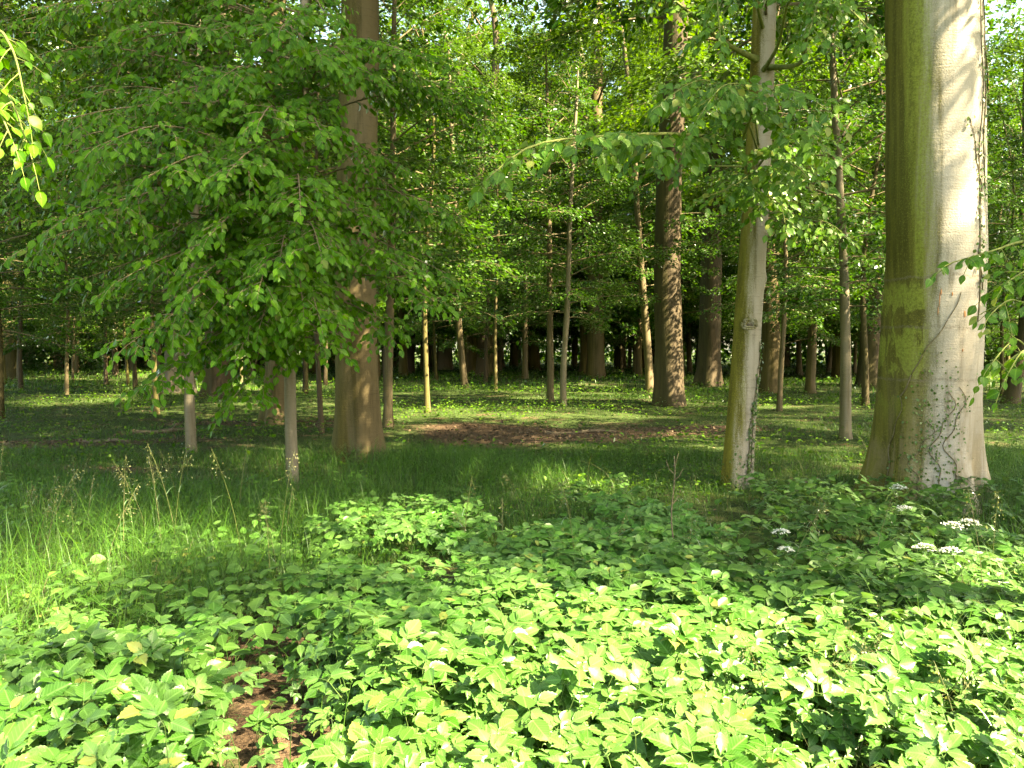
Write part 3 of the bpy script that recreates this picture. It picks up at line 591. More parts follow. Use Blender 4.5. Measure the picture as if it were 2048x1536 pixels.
# the leaning pale beech: mossy limbs and leafy boughs, one reaching far out to the left
fo = Foliage()
def pl(*a): return [P(*q) for q in a]
def t2(py): z = P(1500, py, g2[1])[2]; c = g2+T2.c(z-g2[2]); c[2] = z; return c
B2 = [([t2(372), P(1476, 300, 8.9), P(1440, 278, 8.4), P(1350, 268, 7.4), P(1210, 272, 6.6), P(1070, 290, 6.2), P(985, 348, 6.0)], .026, .13, .40, .34),
      ([P(1476, 300, 8.9), P(1500, 240, 8.2), P(1520, 190, 7.4), P(1590, 180, 6.9), P(1660, 225, 6.6)], .016, .10, .35, .34),
      ([t2(330), P(1560, 280, 8.4), P(1610, 260, 7.4), P(1650, 310, 6.9)], .014, .10, .3, .34),
      ([t2(400), P(1540, 340, 8.6), P(1590, 330, 7.6), P(1630, 380, 7.2)], .014, .095, .3, .36),
      ([t2(300), P(1480, 210, 8.3), P(1410, 160, 7.4), P(1335, 195, 6.9)], .014, .10, .35, .36),
      ([t2(290), P(1500, 190, 8.0), P(1450, 170, 7.2), P(1400, 230, 6.8)], .012, .10, .35, .30),
      ([t2(360), P(1500, 350, 8.6), P(1470, 370, 8.0), P(1400, 400, 7.7)], .012, .09, .3, .36),
      ([t2(380), P(1530, 390, 8.8), P(1560, 410, 8.1), P(1570, 445, 7.9)], .010, .09, .3, .34),
      ([t2(420), P(1640, 440, 9.0), P(1700, 480, 8.8)], .012, .085, .3, .4),
      ([t2(130), P(1600, 126, 9.3), P(1620, 50, 8.6), P(1680, 10, 8.0), P(1740, 60, 7.8)], .030, .095, .5, .40),
      ([t2(120), P(1450, 85, 9.6), P(1370, 18, 9.4), P(1300, -40, 9.2)], .034, .09, .5, .40),
      ([t2(140), P(1556, 90, 9.0), P(1580, 0, 8.4), P(1640, -30, 8.0), P(1620, 60, 7.6)], .024, .095, .55, .40),
      ([t2(60), P(1500, -20, 9.0), P(1440, -20, 8.2), P(1440, 60, 7.8)], .02, .095, .45, .40),
      ([t2(330), P(1340, 330, 9.0), P(1290, 330, 8.6)], .012, .085, .4, .36)]
for i, (pp, r0, lf, t0, tw) in enumerate(B2):
    bough(fo, pp, r0=r0, leaf=lf*(.9 if i == 0 else 1.0), t0=t0, twig=tw*1.12, step=.07, spacing=.046, seed=2000+i, parent=sec, origin=g2, mat='green_twig', droop=.38, face=.5)
finish(fo, sec, g2, 'leaf_branch')
ob('crown', UND[1], sec, (T2.c(6)[0], 0, 2.6), (0, 0, 2.0), (1.0, 1.0, 1.1))
# a leafy bough of a young tree just outside the right edge, and one outside the left edge
def edge_tree(x, y, h, boughs, label, mat, leaf, seed):
    g = np.array([x, y, H(x, y)]); zz = np.linspace(0, h, 9); T = Trunk(np.stack([.05*np.sin(zz), 0*zz, zz], -1), .05*(1-.85*zz/h), .2, 3, seed)
    e = empty('young_beech_tree', g, label, 'tree'); ob('trunk', T.mesh('trunk', M['bark_moss'], 12, 30), e); f = Foliage()
    for i, (zs, pp, t0, tw) in enumerate(boughs):
        st = g+T.c(zs); bough(f, [st]+pl(*pp), r0=.014, leaf=leaf, t0=t0, twig=tw, step=.09, spacing=.055, seed=seed+i, parent=e, origin=g, mat='green_twig', droop=.5)
    finish(f, e, g, mat, 200)
edge_tree(4.35, 5.9, 4.2, [(2.5, [(2060, 480, 5.6), (1990, 500, 5.3), (1905, 525, 5.1)], .45, .26), (2.2, [(2080, 600, 5.5), (2020, 600, 5.2), (1985, 625, 5.0)], .4, .30), (2.0, [(2090, 690, 5.3), (2030, 680, 5.1), (1985, 725, 5.0)], .4, .32),
    (2.3, [(2090, 560, 5.6), (2060, 540, 5.3), (2020, 560, 5.1)], .4, .3), (1.9, [(2090, 720, 5.2), (2050, 700, 5.0), (2020, 740, 4.9)], .4, .28)],
    'young beech at right edge whose leafy bough crosses the huge trunk', 'leaf_branch', .085, 3100)
edge_tree(-3.55, 4.7, 4.5, [(3.2, [(-40, 60, 4.6), (20, 90, 4.4), (50, 200, 4.3)], .45, .3), (3.0, [(-60, 160, 4.7), (10, 180, 4.4), (55, 290, 4.3)], .4, .3), (2.8, [(-80, 230, 4.6), (-20, 200, 4.3), (20, 270, 4.2)], .4, .3)],
    'young beech at left edge with bright leaves hanging into view', 'leaf_near', .085, 3200)

# ------------------------------------------------------------------ ground cover
def region(px, py): return px, py
def elder_p(x, y):
    px, py, f = proj(np.stack([x, y, 0*x+.15], -1)); wob = 45*snoise(x, y, 1.6, 21)+18*snoise(x, y, 4.5, 22)
    main = np.clip((py-1075+wob*1.3)/70, 0, 1)*(px > 600+wob*1.5)
    left = np.clip((py-1200+wob*1.8)/170, 0, 1)*(px <= 640)
    p = np.maximum(main, left); p = np.where(px > 1500, p*.5, p)
    return p*np.clip(1.15-1.5*litter(x, y), 0, 1)
def elder_leaf(seed, shape='elder', hh=None):
    r = np.random.default_rng(seed); mb = MB(); h = hh or r.uniform(.20, .36); lean = r.uniform(.04, .12)
    t = np.linspace(0, 1, 4); stalk = np.stack([lean*t**1.6, 0*t, h*t], -1); tube(mb, stalk, [.0024, .0021, .0018, .0016], 4, 1)
    top = stalk[-1]; Pp = []; A = []; N = []; S = []
    for az, rl in ((0, .055), (1.25, .035), (-1.25, .035)):
        az += r.normal(0, .15); d = np.array([math.cos(az), math.sin(az), r.uniform(-.1, .25)]); q = top+d*rl
        tube(mb, np.array([top, q]), [.0014, .001], 3, 1)
        for da, ln in ((0, .085), (.95, .066), (-.95, .066)):
            a2 = az+da+r.normal(0, .12); Pp.append(q-(d*.012 if da else 0)); A.append([math.cos(a2), math.sin(a2), r.uniform(-.24, .16)])
            N.append([r.normal(0, .22), r.normal(0, .22), 1]); S.append(ln*r.uniform(.8, 1.2))
    leaves(mb, np.array(Pp), np.array(A), np.array(N), np.array(S), shape, 0, r.uniform(.85, 1.1, len(S)), np.clip(r.random()+r.normal(0, .08, len(S)), 0, 1)); return mb
ELD = [elder_leaf(500+k, 'tooth').build('leaf', [M['elder'], M['stem']]) for k in range(8)]
def scatter(n, x0, x1, y0, y1, pf, sd=None):
    r = np.random.default_rng(sd) if sd else rng
    y = np.sqrt(r.uniform(max(0, y0)**2, y1*y1, n)); x = r.uniform(x0, x1, n)*y; k = r.random(n) < pf(x, y); return x[k], y[k]
def instance_into(mb, src, x, y, z, rot, s, tilt=None, rx=None):
    V = np.concatenate(src.V); F = np.concatenate(src.F); Mm = np.concatenate(src.M); U = np.concatenate(src.U); A0 = np.concatenate(src.A); n = len(x); k = len(V)
    c = np.cos(rot)[:, None]; s_ = np.sin(rot)[:, None]; W = np.empty((n, k, 3)); v = V[None]*s[:, None, None]
    X_ = v[..., 0]*c-v[..., 1]*s_; Y_ = v[..., 0]*s_+v[..., 1]*c; Z_ = v[..., 2]+0*X_
    if rx is None: rx = rng.normal(.34, .18, n)
    cr = np.cos(rx)[:, None]; sr = np.sin(rx)[:, None]
    W[..., 0] = X_+x[:, None]; W[..., 1] = Y_*cr-Z_*sr+y[:, None]; W[..., 2] = Y_*sr+Z_*cr+z[:, None]
    if tilt is not None: W[..., 0] += v[..., 2]*tilt[:, 0:1]; W[..., 1] += v[..., 2]*tilt[:, 1:2]
    FF = F[None]+(np.arange(n)*k)[:, None, None]
    a = (A0[None]+rng.random((n, 1))) % 1.0
    mb.V.append(W.reshape(-1, 3)); mb.F.append(FF.reshape(-1, 3)+mb.n); mb.M.append(np.tile(Mm, n)); mb.A.append(a.ravel()); mb.U.append(np.tile(U, (n, 1))); mb.n += n*k
def elder_carpet():
    x, y = scatter(5000, -.74, .74, 2.2, 10.5, elder_p, 71)
    px, py, f = proj(np.stack([x, y, H(x, y)+.25], -1)); inn = (px > -40) & (px < 2090) & (py < 1640)
    order = np.argsort(np.where(inn, f, 1e9)); near = order[:300]; rest = order[300:]
    for q in near:
        zone = 'left of the litter path' if px[q] < 480 else 'beside the litter path' if px[q] < 700 else 'left of bottom centre' if px[q] < 1024 else 'right of bottom centre' if px[q] < 1500 else 'below the huge beech'
        row = 'along the bottom edge' if py[q] > 1430 else 'in the second row up' if py[q] > 1330 else 'well up from the bottom edge'
        e = empty('ground_elder_plant', (x[q], y[q], float(H(x[q], y[q]))-.01), 'ground elder plant '+zone+', '+row, 'plant', 'ground elder plants '+zone+', '+row)
        e.rotation_euler = (Matrix.Rotation(random.gauss(.34, .16), 3, 'X') @ Matrix.Rotation(random.gauss(.08, .15), 3, 'Y') @ Matrix.Rotation(random.uniform(0, 6.28), 3, 'Z')).to_euler(); ps = random.uniform(.7, 1.12)
        for k in range(5):
            a = k*1.2566+random.uniform(-.4, .4); rr = random.uniform(.0, .07); s = random.uniform(.5, 1.1)*ps
            o = bpy.data.objects.new('leaf', ELD[random.randint(0, 7)]); col.objects.link(o); o.parent = e
            o.location = (rr*math.cos(a), rr*math.sin(a), 0); o.rotation_euler = (random.uniform(-.3, .3), random.uniform(-.38, .3), a); o.scale = (s,)*3
    mb = MB(); src = [elder_leaf(560+k, 'mid') for k in range(6)]
    rx = np.repeat(x[rest], 5); ry = np.repeat(y[rest], 5); n = len(rx); rx = rx+rng.normal(0, .05, n); ry = ry+rng.normal(0, .05, n); pick = rng.integers(0, 6, n)
    for k in range(6):
        i = pick == k; instance_into(mb, src[k], rx[i], ry[i], H(rx[i], ry[i])-.01, rng.uniform(0, 6.28, i.sum()), rng.uniform(.5, 1.05, i.sum()), rng.normal(0, .25, (i.sum(), 2)))
    fx, fy = scatter(8000, -.74, .74, 2.2, 10.5, lambda x, y: np.maximum(elder_p(x, y), .3*litter(x, y)), 73); pick = rng.integers(0, 6, len(fx)); lowsrc = [elder_leaf(580+k, 'mid', .10+.02*k) for k in range(6)]
    for k in range(6):
        i = pick == k; instance_into(mb, lowsrc[k], fx[i], fy[i], H(fx[i], fy[i])-.01, rng.uniform(0, 6.28, i.sum()), rng.uniform(.35, .9, i.sum()), rng.normal(0, .3, (i.sum(), 2)))
    fx, fy = scatter(4600, -.74, .74, 2.4, 11.5, lambda x, y: np.maximum(np.maximum(elder_p(x, y), .2*litter(x, y)), .7*(y > 4)*(x < -.18*y)*(y < 9))*np.clip(.45+.7*snoise(x, y, 1.7, 41), .05, 1), 77); mx = MB()
    for k in range(5):
        r = np.random.default_rng(640+k); sm = MB(); h = r.uniform(.14, .38); t = np.linspace(0, 1, 4); tube(sm, np.stack([.04*t*t, 0*t, h*t], -1), [.002, .0018, .0015, .001], 4, 1)
        for lv in range(3):
            z = h*(.55+.22*lv); az = np.array([0, 2.1, 4.2])+lv*1.0+r.normal(0, .2, 3); o = np.stack([.04*(z/h)**2+.03*np.cos(az), .03*np.sin(az), z+.01+0*az], -1)
            leaves(sm, o, np.stack([np.cos(az), np.sin(az), r.uniform(-.3, .2, 3)], -1), np.c_[r.normal(0, .25, (3, 2)), np.ones(3)], r.uniform(.045, .085, 3), ('round', 'elder', 'mid')[k % 3], 0, .95)
        i = rng.integers(0, 5, len(fx)) == k; instance_into(mx, sm, fx[i], fy[i], H(fx[i], fy[i])-.01, rng.uniform(0, 6.28, i.sum()), rng.uniform(.6, 1.25, i.sum()), rng.normal(0, .2, (i.sum(), 2)))
    tag(ob('mixed_weeds', mx.build('mixed_weeds', [M['bramble'], M['stem']])), 'mixed round-leaved weeds growing through the carpet', 'ground cover', None, 'stuff')
    tag(ob('ground_elder_carpet', mb.build('ground_elder_carpet', [M['elder'], M['stem']])), 'dense low carpet of ground elder leaves', 'ground cover', None, 'stuff')
    return len(x)
ne = elder_carpet()
# grass blades
def blades(mb, x, y, h, wd, bend, segs=3, m=0):
    n = len(x); az = rng.uniform(0, 6.28, n); t = np.linspace(0, 1, segs+1); V = np.empty((n, 2*segs+1, 3)); b = bend*rng.uniform(.2, 1.3, n); hz = H(x, y)-.02
    dx, dy = np.cos(az), np.sin(az)
    for k, tt in enumerate(t):
        cx = x+dx*b*h*tt**2; cy_ = y+dy*b*h*tt**2; cz = hz+h*(tt-.35*b*tt**2.5); w_ = wd*(1-tt)**.6*.5
        if k < segs:
            V[:, 2*k] = np.stack([cx-dy*w_, cy_+dx*w_, cz], -1); V[:, 2*k+1] = np.stack([cx+dy*w_, cy_-dx*w_, cz], -1)
        else: V[:, 2*segs] = np.stack([cx, cy_, cz], -1)
    f = []
    for k in range(segs-1): f += [[2*k, 2*k+1, 2*k+3], [2*k, 2*k+3, 2*k+2]]
    f.append([2*segs-2, 2*segs-1, 2*segs]); F = np.array(f)[None]+(np.arange(n)*(2*segs+1))[:, None, None]
    mb.add(V.reshape(-1, 3), F.reshape(-1, 3), m, np.repeat(rng.random(n), 2*segs+1))
def grass_p(x, y):
    px, py, f = proj(np.stack([x, y, 0*x], -1))
    return np.clip(1.1-1.3*litter(x, y), .03, 1)*np.clip(1-.9*elder_p(x, y), .2, 1)*np.clip(.75+.6*snoise(x, y, 1.3, 31), .12, 1)
def grass():
    mb = MB(); x, y = scatter(85000, -.72, .72, 3.0, 13, grass_p); n = len(x)
    long_ = np.clip(.5+.8*snoise(x, y, 1.1, 33), .2, 1)
    blades(mb, x, y, (.16+.36*long_+.16*(x < -.15*y)*(y < 9))*rng.uniform(.5, 1.15, n), rng.uniform(.0035, .0075, n), 1.15, 4)
    x, y = scatter(7000, -.72, .72, 3.4, 13, lambda x, y: grass_p(x, y)*np.clip(snoise(x, y, 1.4, 51)+.2, 0, 1)); n = len(x); blades(mb, x, y, rng.uniform(.2, .62, n), rng.uniform(.002, .005, n), 1.3, 4, 1)
    x, y = scatter(60000, -.70, .70, 12.5, 34, grass_p); n = len(x)
    blades(mb, x, y, rng.uniform(.06, .26, n)*np.clip(.4+.6*snoise(x, y, .8, 61), .35, 1), rng.uniform(.008, .016, n), .9, 2)
    x, y = scatter(28000, -.70, .70, 33, 85, lambda x, y: .9+0*x); n = len(x)
    blades(mb, x, y, rng.uniform(.12, .4, n), rng.uniform(.03, .06, n), .7, 2)
    tag(ob('grass', mb.build('grass', [M['grass'], M['straw']])), 'green woodland grass growing between the trees', 'grass', None, 'stuff')
    mb = MB()
    for n0, y0, y1, sz, sh in ((16000, 6, 13, .05, 'mid'), (42000, 12, 32, .075, 'far'), (36000, 31, 85, .17, 'far')):
        x, y = scatter(n0, -.70, .70, y0, y1, lambda x, y: grass_p(x, y)*np.clip(.65+.9*snoise(x, y, .9, 35), .15, 1)); n = len(x)
        A = rng.normal(0, 1, (n, 3)); A[:, 2] *= .3; N = rng.normal(0, .35, (n, 3)); N[:, 2] += 1
        leaves(mb, np.stack([x, y, H(x, y)+rng.uniform(.04, .26, n)*(.6 if y0 < 10 else 1)], -1), A, N, sz*rng.uniform(.6, 1.3, n), sh)
    tag(ob('woodland_herbs', mb.build('woodland_herbs', M['herb'])), 'low leafy herbs covering the woodland floor', 'ground cover', None, 'stuff')
    mb = MB(); x, y = scatter(42000, -.70, .70, 2.6, 30, lambda x, y: np.clip(litter(x, y)+.03, 0, 1)); n = len(x)
    A = rng.normal(0, 1, (n, 3)); A[:, 2] *= .25; N = rng.normal(0, .3, (n, 3)); N[:, 2] += 1
    leaves(mb, np.stack([x, y, H(x, y)+rng.uniform(.005, .04, n)], -1), A, N, rng.uniform(.04, .08, n)*(1+y*.015), 'mid')
    tag(ob('leaf_litter', mb.build('leaf_litter', M['litter'])), 'brown dead leaves lying on bare soil', 'leaf litter', None, 'stuff')
grass()
# ------------------------------------------------------------------ bramble plants, saplings, flowers, grasses
def tri_leaf(seed):
    r = np.random.default_rng(seed); mb = MB(); t = np.linspace(0, 1, 3)
    tube(mb, np.stack([.07*t, 0*t, .03*t], -1), .0014, 3, 1); top = np.array([.07, 0, .03])
    a = np.array([0, 1.5, -1.5])+r.normal(0, .15, 3)
    leaves(mb, np.stack([top+[.015, 0, 0], top, top]), np.stack([np.cos(a), np.sin(a), r.uniform(-.5, .1, 3)], -1), np.c_[r.normal(0, .2, (3, 2)), np.ones(3)], np.array([.085, .065, .065])*r.uniform(.85, 1.15), 'round', 0, .9, r.random()+0*a)
    return mb.build('leaf', [M['bramble'], M['stem']])
TRI = [tri_leaf(700+k) for k in range(6)]

def cane_mesh(seed):
    r = np.random.default_rng(seed); t = np.linspace(0, 1, 9); L = r.uniform(.5, .95); c = np.stack([L*.75*t, .08*L*np.sin(t*4), L*(.95*t-.62*t*t)], -1)
    mb = MB(); tube(mb, c, .004*(1-.6*t), 5); return c, mb.build('cane', M['stem'], True)
CANE = [cane_mesh(720+k) for k in range(5)]
def bramble(px, py, s, label, group, d=None):
    g = G(px, py) if d is None else np.array([P(px, py, d)[0], d, 0.]); e = empty('bramble_plant', (g[0], g[1], float(H(g[0], g[1]))-.01), label, 'plant', group)
    for k in range(3):
        c, me = CANE[random.randint(0, 4)]; az = random.uniform(0, 6.28); ss = s*random.uniform(.7, 1.15); cn = ob('cane', me, e, (0, 0, 0), (0, 0, az), ss)
        for q in range(9):
            t = .2+.8*q/8; p = np.array([np.interp(t, np.linspace(0, 1, 9), c[:, a]) for a in range(3)])
            ob('leaf', TRI[random.randint(0, 5)], cn, p, (random.uniform(-.5, .5), random.uniform(-.6, .2), random.choice((-1, 1))*random.uniform(.5, 1.5)), random.uniform(.75, 1.25)/ss)
for k in range(34):
    px = random.uniform(1480, 2060); py = random.uniform(1045, 1330)
    bramble(px, py, random.uniform(.9, 1.5), 'arching bramble with rounded leaflets below the huge beech', 'brambles below the huge beech')
for k in range(16):
    bramble(random.uniform(1530, 2060), random.uniform(1005, 1060), random.uniform(.8, 1.3), 'leafy bramble crowding the foot of the huge beech', 'brambles at the foot of the huge beech')
for (px, py, s) in [(1180, 1040, .7), (1240, 1020, .8), (1300, 1060, .8), (1140, 1010, .6), (900, 1015, .6), (1360, 1075, .7), (420, 1030, .8), (450, 1010, .7)]:
    bramble(px, py, s, 'small bramble clump left of the leaning pale beech' if px > 1100 else ('small leafy clump in grass before the thick brown beech' if px > 800 else 'leafy clump in grass left of the speckled tree'), 'brambles at the edge of the grass')
for (px, py, s) in [(1900, 1460, .7), (1780, 1500, .6), (2000, 1400, .7), (1700, 1420, .6), (1620, 1350, .7), (2010, 1250, .9)]:
    bramble(px, py, s, 'bramble with large pale leaflets in the sunny right foreground', 'brambles in the sunny right foreground')
def stalk(base, top, label, group, seed, kind):
    r = np.random.default_rng(seed); b = np.asarray(base, float); tp = np.asarray(top, float); t = np.linspace(0, 1, 8)[:, None]; c = b+(tp-b)*t; c[:, 2] += .12*(t*(1-t))[:, 0]*np.linalg.norm(tp-b)
    c[:, :2] = b[:2]+(tp-b)[:2]*t**1.7
    mb = MB(); tube(mb, c-b, np.linspace(.0026, .0012, 8), 4)
    e = empty(kind, b, label, 'grass stalk' if kind == 'grass_stalk' else 'flower', group); ob('stem', mb.build('stem', M['straw' if kind == 'grass_stalk' else 'stem'], True), e)
    mb = MB()
    if kind == 'grass_stalk':
        dirv = norm(c[-1]-c[-3]); k = 34; u = r.uniform(0, 1, k); p = (c[-1]-b)-dirv*(u*.22)[:, None]; o = r.normal(0, .028, (k, 3))*(.4+u)[:, None]; o[:, 2] -= .02
        for i in range(0, k, 2): tube(mb, np.array([p[i], p[i]+o[i]]), .0007, 3)
        A = o+dirv*.02; A[:, 2] -= .02; leaves(mb, p+o, A, r.normal(0, 1, (k, 3)), r.uniform(.010, .018, k), 'far'); tag(ob('panicle', mb.build('panicle', M['straw']), e), kind='stuff')
        for q in (2, 4):
            mb = MB(); a = r.uniform(0, 6.28); tt = np.linspace(0, 1, 6); L = r.uniform(.16, .30); w_ = .0045*np.sqrt(1-tt*.98); dx, dy = math.cos(a), math.sin(a)
            cc = np.stack([dx*L*tt*.8, dy*L*tt*.8, L*(.75*tt-.8*tt*tt)], -1)+c[q]-b; sd = np.array([-dy, dx, 0]); V = np.empty((12, 3)); V[0::2] = cc-sd*w_[:, None]; V[1::2] = cc+sd*w_[:, None]
            mb.add(V, np.array([[2*i, 2*i+1, 2*i+3] for i in range(5)]+[[2*i, 2*i+3, 2*i+2] for i in range(5)]), 0, r.random()); ob('blade', mb.build('blade', M['grass']), e)
    else:
        h = c[-1]-b; k = 19; az = r.uniform(0, 6.28, k); rr = np.sqrt(r.uniform(.02, 1, k))*.06; pts = h+np.stack([rr*np.cos(az), rr*np.sin(az), .045-rr*rr*8], -1)
        for q in pts: tube(mb, np.array([h, q]), .0007, 3)
        ob('umbel_rays', mb.build('umbel_rays', M['stem']), e); mb = MB(); n = k*9; pp = np.repeat(pts, 9, 0)+r.normal(0, .006, (n, 3))*[1, 1, .5]; A = r.normal(0, 1, (n, 3)); A[:, 2] *= .3
        leaves(mb, pp, A, np.c_[r.normal(0, .3, (n, 2)), np.ones(n)], .011, 'mid', 0, 1.6); ob('flower_head', mb.build('flower_head', M['petal']), e)
        mb = MB(); leaves(mb, np.repeat(c[3:6]-b, 2, 0), r.normal(0, 1, (6, 3))+[0, 0, .2], np.tile([0, 0, 1.], (6, 1)), .08, 'elder', 0); ob('leaf', mb.build('leaf', M['elder']), e)
UMB = [(1562, 1072, 6.6, 'white flower umbel lowest of pair left of the brambles'), (1572, 1108, 6.4, 'small white umbel just below a larger one left of brambles'), (1797, 982, 7.2, 'white umbel standing highest against foot of huge beech'), (1812, 1024, 6.9, 'white umbel just below the highest one at beech foot'),
       (1905, 1058, 6.5, 'left of two large white umbels right of the beech foot'), (1940, 1052, 6.5, 'right of two large white umbels right of the beech foot'), (1902, 1110, 6.2, 'small white umbel under the two large ones at right'), (1850, 1102, 6.2, 'small white umbel left below the two large ones at right')]
for i, (px, py, d, lab) in enumerate(UMB):
    d *= .84; t = P(px, py, d); bx = t[0]+random.uniform(-.12, .12); by = d-random.uniform(0, .15)
    stalk((bx, by, float(H(bx, by))), t, lab, 'white flower umbels', 800+i, 'white_umbel')
GS = [(60+random.uniform(-60, 560), random.uniform(880, 1010), random.uniform(5.5, 8.5), 'L') for _ in range(34)]+[(random.uniform(780, 1450), random.uniform(940, 1040), random.uniform(5.5, 8), 'C') for _ in range(16)]+[(random.uniform(1480, 2040), random.uniform(960, 1230), random.uniform(4.6, 7), 'R') for _ in range(16)]+[(random.uniform(1300, 1960), random.uniform(1200, 1420), random.uniform(3.3, 4.6), 'F') for _ in range(28)]
GL = {'L': ('tall seeding grass stalk in the long grass at left', 'seeding grasses at left'), 'C': ('thin arching seeding grass in the shaded middle ground', 'seeding grasses in the middle'), 'R': ('seeding grass stalk among brambles below the huge beech', 'seeding grasses by the huge beech'), 'F': ('dry seeding grass in the sunny right foreground', 'seeding grasses in the right foreground')}
for i, (px, py, d, k) in enumerate(GS):
    t = P(px, py, d); bx = t[0]+random.uniform(-.25, .25); by = d+random.uniform(-.2, .2); stalk((bx, by, float(H(bx, by))), t, *GL[k], 850+i, 'grass_stalk')
def sapling(px, py, top, n, label, seed, lf=.055, mat='pale_leaf', spread=.16):
    r = np.random.default_rng(seed); g = G(px, py); e = empty('sapling', g, label, 'sapling'); h = P(px, top, g[1])[2]-g[2]
    for k in range(3):
        a = r.uniform(0, 6.28); t = np.linspace(0, 1, 7); s = (1, .85, .7)[k]; c = np.stack([spread*(k > 0)*math.cos(a)*t+.02*np.sin(t*7+k), spread*(k > 0)*math.sin(a)*t, h*s*t], -1)
        mb = MB(); tube(mb, c, .006*(1-.7*t)/(1+.4*k), 5); b = ob('twig', mb.build('twig', M['twig'], True), e)
        for q in range(n):
            tt = .35+.65*r.random(); p = np.array([np.interp(tt, t, c[:, i]) for i in range(3)]); mb = MB(); az = r.uniform(0, 6.28)
            leaves(mb, np.zeros((1, 3)), np.array([[math.cos(az), math.sin(az), r.uniform(-.4, .4)]]), np.array([[r.normal(0, .3), r.normal(0, .3)-.3, 1]]), lf*r.uniform(.7, 1.2), 'round', 0, .9); ob('leaf', mb.build('leaf', M[mat], True), b, p)
sapling(95, 1262, 1150, 4, 'forked brown seedling with few yellowing leaves at left edge', 1)
sapling(318, 1230, 1115, 9, 'small seedling with pale yellow top leaves in left grass', 2)
sapling(385, 1170, 1075, 6, 'pale leaved seedling standing behind another in left grass', 3)
# the dry forked stem in the middle of the ground cover
def bare_stem():
    g = G(1345, 1160); e = empty('dry_stem', g, 'pale dry forked stem rising from ground cover right of centre', 'dead stem'); tp = P(1347, 912, g[1])-g; t = np.linspace(0, 1, 10)
    mb = MB(); tube(mb, np.stack([tp[0]*t+.012*np.sin(t*9), 0*t, tp[2]*t], -1), .007*(1-.5*t), 6, 0, .5, True); ob('stem', mb.build('stem', M['deadwood'], True), e)
    for z, dx in ((.80, .07), (.86, -.05), (.62, .05), (.92, .035)):
        mb = MB(); b = np.array([tp[0]*z, 0, tp[2]*z]); tube(mb, np.array([b, b+[dx*.6, .01, .03], b+[dx, .0, .09]]), [.004, .003, .002], 5, 0, .5, True); ob('twig', mb.build('twig', M['deadwood'], True), e)
bare_stem()
def log(px, py, length, rad, az, label, seed):
    r = np.random.default_rng(seed); g = G(px, py); t = np.linspace(-.5, .5, 9); mb = MB(); e = empty('fallen_branch', g, label, 'log')
    tube(mb, np.stack([length*t*math.cos(az), length*t*math.sin(az), rad*.7+.03*np.sin(t*6)], -1), rad*(1-.35*t)*r.uniform(.9, 1.1, 9), 9, 0, .5, True); ob('wood', mb.build('wood', M['deadwood'], True), e)
    mb = MB(); b = np.array([length*.1*math.cos(az), length*.1*math.sin(az), rad]); tube(mb, np.array([b, b+[.1, -.05, .10], b+[.22, -.1, .16]]), [rad*.45, rad*.3, rad*.15], 6, 0, .5, True); ob('side_branch', mb.build('side_branch', M['deadwood'], True), e)
log(1580, 992, .55, .05, .15, 'short pale log lying between leaning beech and huge beech', 1)
log(330, 862, 1.2, .045, .2, 'dark fallen branch on litter left of the slim wavy sapling', 2)
log(210, 880, 1.1, .04, -.3, 'thin fallen branch on shaded ground at left', 3)
log(1160, 866, 1.4, .035, .1, 'thin stick on the leaf litter clearing at centre', 4)
# ------------------------------------------------------------------ ivy, vine, scars and knots on the trunks
def ivy_leaves(mb, T, z, th, size, r):
    p = T.surf(z, th, r.uniform(.01, .04, len(z))); out = np.stack([np.sin(th), -np.cos(th), 0*th], -1)
    A = np.c_[r.normal(0, .5, len(z)), r.normal(0, .3, len(z)), -.6*np.ones(len(z))]; leaves(mb, p, A, out+np.c_[r.normal(0, .3, (len(z), 2)), .5*np.ones(len(z))], size*r.uniform(.6, 1.25, len(z)), 'mid', 0, 1.35)
def ivy(T, g, label, strands, n, size, seed, patch=None):
    sh = -math.atan2(g[0], g[1]); strands = [(a, b+sh, c, d_+sh, w_) for a, b, c, d_, w_ in strands]; patch = [(a, b, c+sh, d_, k) for a, b, c, d_, k in (patch or [])]
    r = np.random.default_rng(seed); e = empty('ivy', g, label, 'ivy'); lm = MB()
    for (z0, th0, z1, th1, w_) in strands:
        t = np.linspace(0, 1, 26); z = z0+(z1-z0)*t; th = th0+(th1-th0)*t+w_*.12*np.sin(t*9+z0)+w_*.05*np.sin(t*23)
        mb = MB(); tube(mb, T.surf(z, th, .006), .0075*(1-.55*t), 5); ob('vine_stem', mb.build('vine_stem', M['twig'], True), e)
        if n:
            q = r.uniform(0, 1, n); ivy_leaves(lm, T, np.interp(q, t, z)+r.normal(0, .05, n), np.interp(q, t, th)+r.normal(0, .07, n), size, r)
    for (zc, sz, tc, st, k) in (patch or []): ivy_leaves(lm, T, np.abs(r.normal(zc, sz, k)), r.normal(tc, st, k), size, r)
    if lm.V: tag(ob('foliage', lm.build('foliage', M['ivy']), e), kind='stuff')
ivy(TB, gB, 'ivy with small leaves creeping over lower front of huge beech', [(.05, .1, 1.2, .35, 1), (.05, -.2, .9, .0, 1), (.1, .35, 1.25, .55, 1)], 45, .028, 1, [(.9, .30, .15, .28, 170), (.4, .25, .05, .35, 90)])
ivy(TB, gB, 'thin ivy strand climbing the right side of huge beech', [(1.9, .95, 5.6, 1.15, .6), (2.2, 1.05, 3.9, .85, .8), (3.2, 1.25, 6.0, 1.35, .5)], 75, .04, 2)
ivy(TB, gB, 'bare vine stem slanting up the face of huge beech', [(.05, -.75, 1.15, -.55, .6), (1.15, -.55, 2.2, .55, .3)], 0, .04, 3)
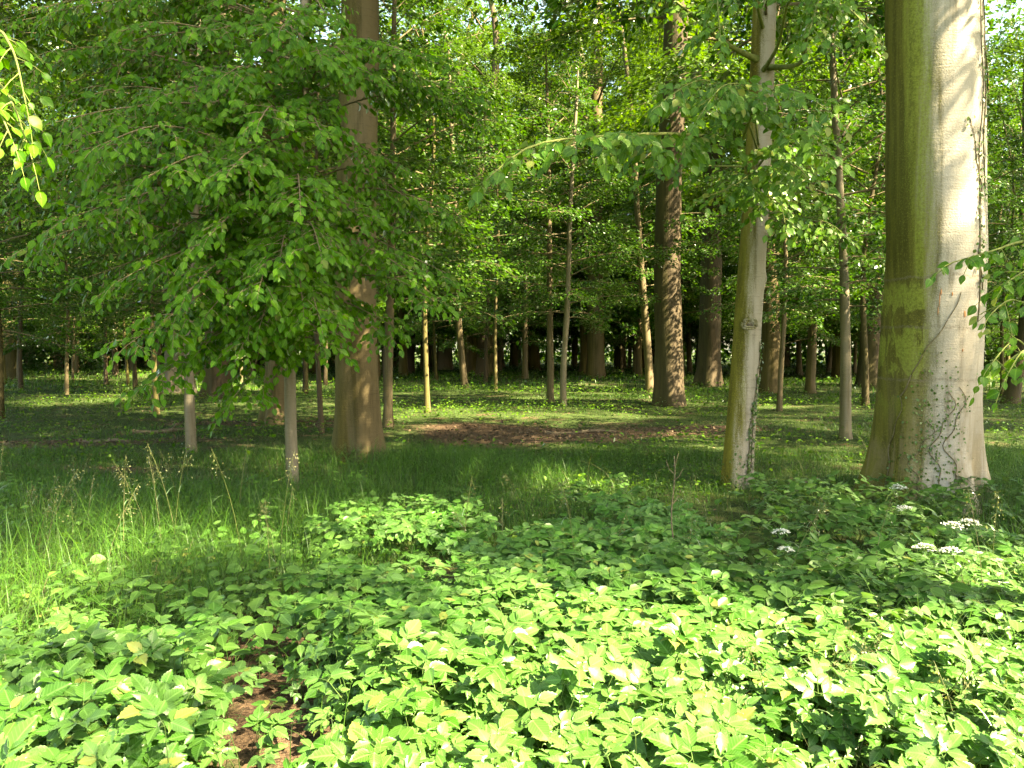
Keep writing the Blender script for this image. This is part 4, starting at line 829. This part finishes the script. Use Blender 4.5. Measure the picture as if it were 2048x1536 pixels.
ivy(T2, g2, 'small ivy climbing the right flank of leaning pale beech', [(.2, .9, 1.7, 1.1, 1), (.1, .6, 1.3, 1.0, 1)], 110, .034, 4, [(.2, .12, .3, .5, 40)])
def patchmesh(T, z, th, hz, ht, mat, parent, name, seed, raise_=.004, rim=0.0):
    r = np.random.default_rng(seed); n = 14; a = np.linspace(0, 2*np.pi, n, endpoint=False); rr = r.uniform(.75, 1.15, n); V = [T.surf(z, th, raise_+rim*.2)]
    for k in (.6, 1.0): V += [T.surf(z+hz*k*rr[i]*math.sin(a[i]), th+ht*k*rr[i]*math.cos(a[i]), (raise_ if k < 1 else -.004)+rim*(k < 1)) for i in range(n)]
    F = [[0, 1+i, 1+(i+1) % n] for i in range(n)]+[[1+i, 1+n+i, 1+n+(i+1) % n] for i in range(n)]+[[1+i, 1+n+(i+1) % n, 1+(i+1) % n] for i in range(n)]
    mb = MB(); mb.add(np.array(V), np.array(F)); ob(name, mb.build(name, mat, True), parent)
for i, (z, th, hz, ht) in enumerate([(2.13, .12, .10, .012), (2.20, .14, .045, .02), (1.98, .62, .045, .045), (1.62, .60, .02, .02), (2.02, .10, .06, .008), (2.18, .35, .03, .02)]):
    patchmesh(TB, z, th-math.atan2(gB[0], gB[1]), hz, ht, M['scar'], big, 'bark_scar', i)

# the round knot on the leaning beech: a raised ring with a dark hollow
def knot(T, g, parent, z, px_off, rad):
    th0 = -math.atan2(g[0], g[1])+px_off; r_ = float(T.r(np.array(z), np.array(th0))); a = np.linspace(0, 2*np.pi, 25)
    for k, (rr, tr, out) in enumerate(((rad, .016, .004), (rad*.62, .012, .010))):
        mb = MB(); c = T.surf(z+rr*.8*np.sin(a)+.006*np.sin(3*a), th0+rr/r_*np.cos(a), out); tube(mb, c, tr*(1+.25*np.sin(2*a+1)), 7); ob('knot_ring', mb.build('knot_ring', M['bark_second'], True), parent)
    patchmesh(T, z-.01, th0, rad*.42, rad*.42/r_, M['deadwood'], parent, 'knot_hollow', 5, .012)
knot(T2, g2, sec, 1.90, .10, .075)
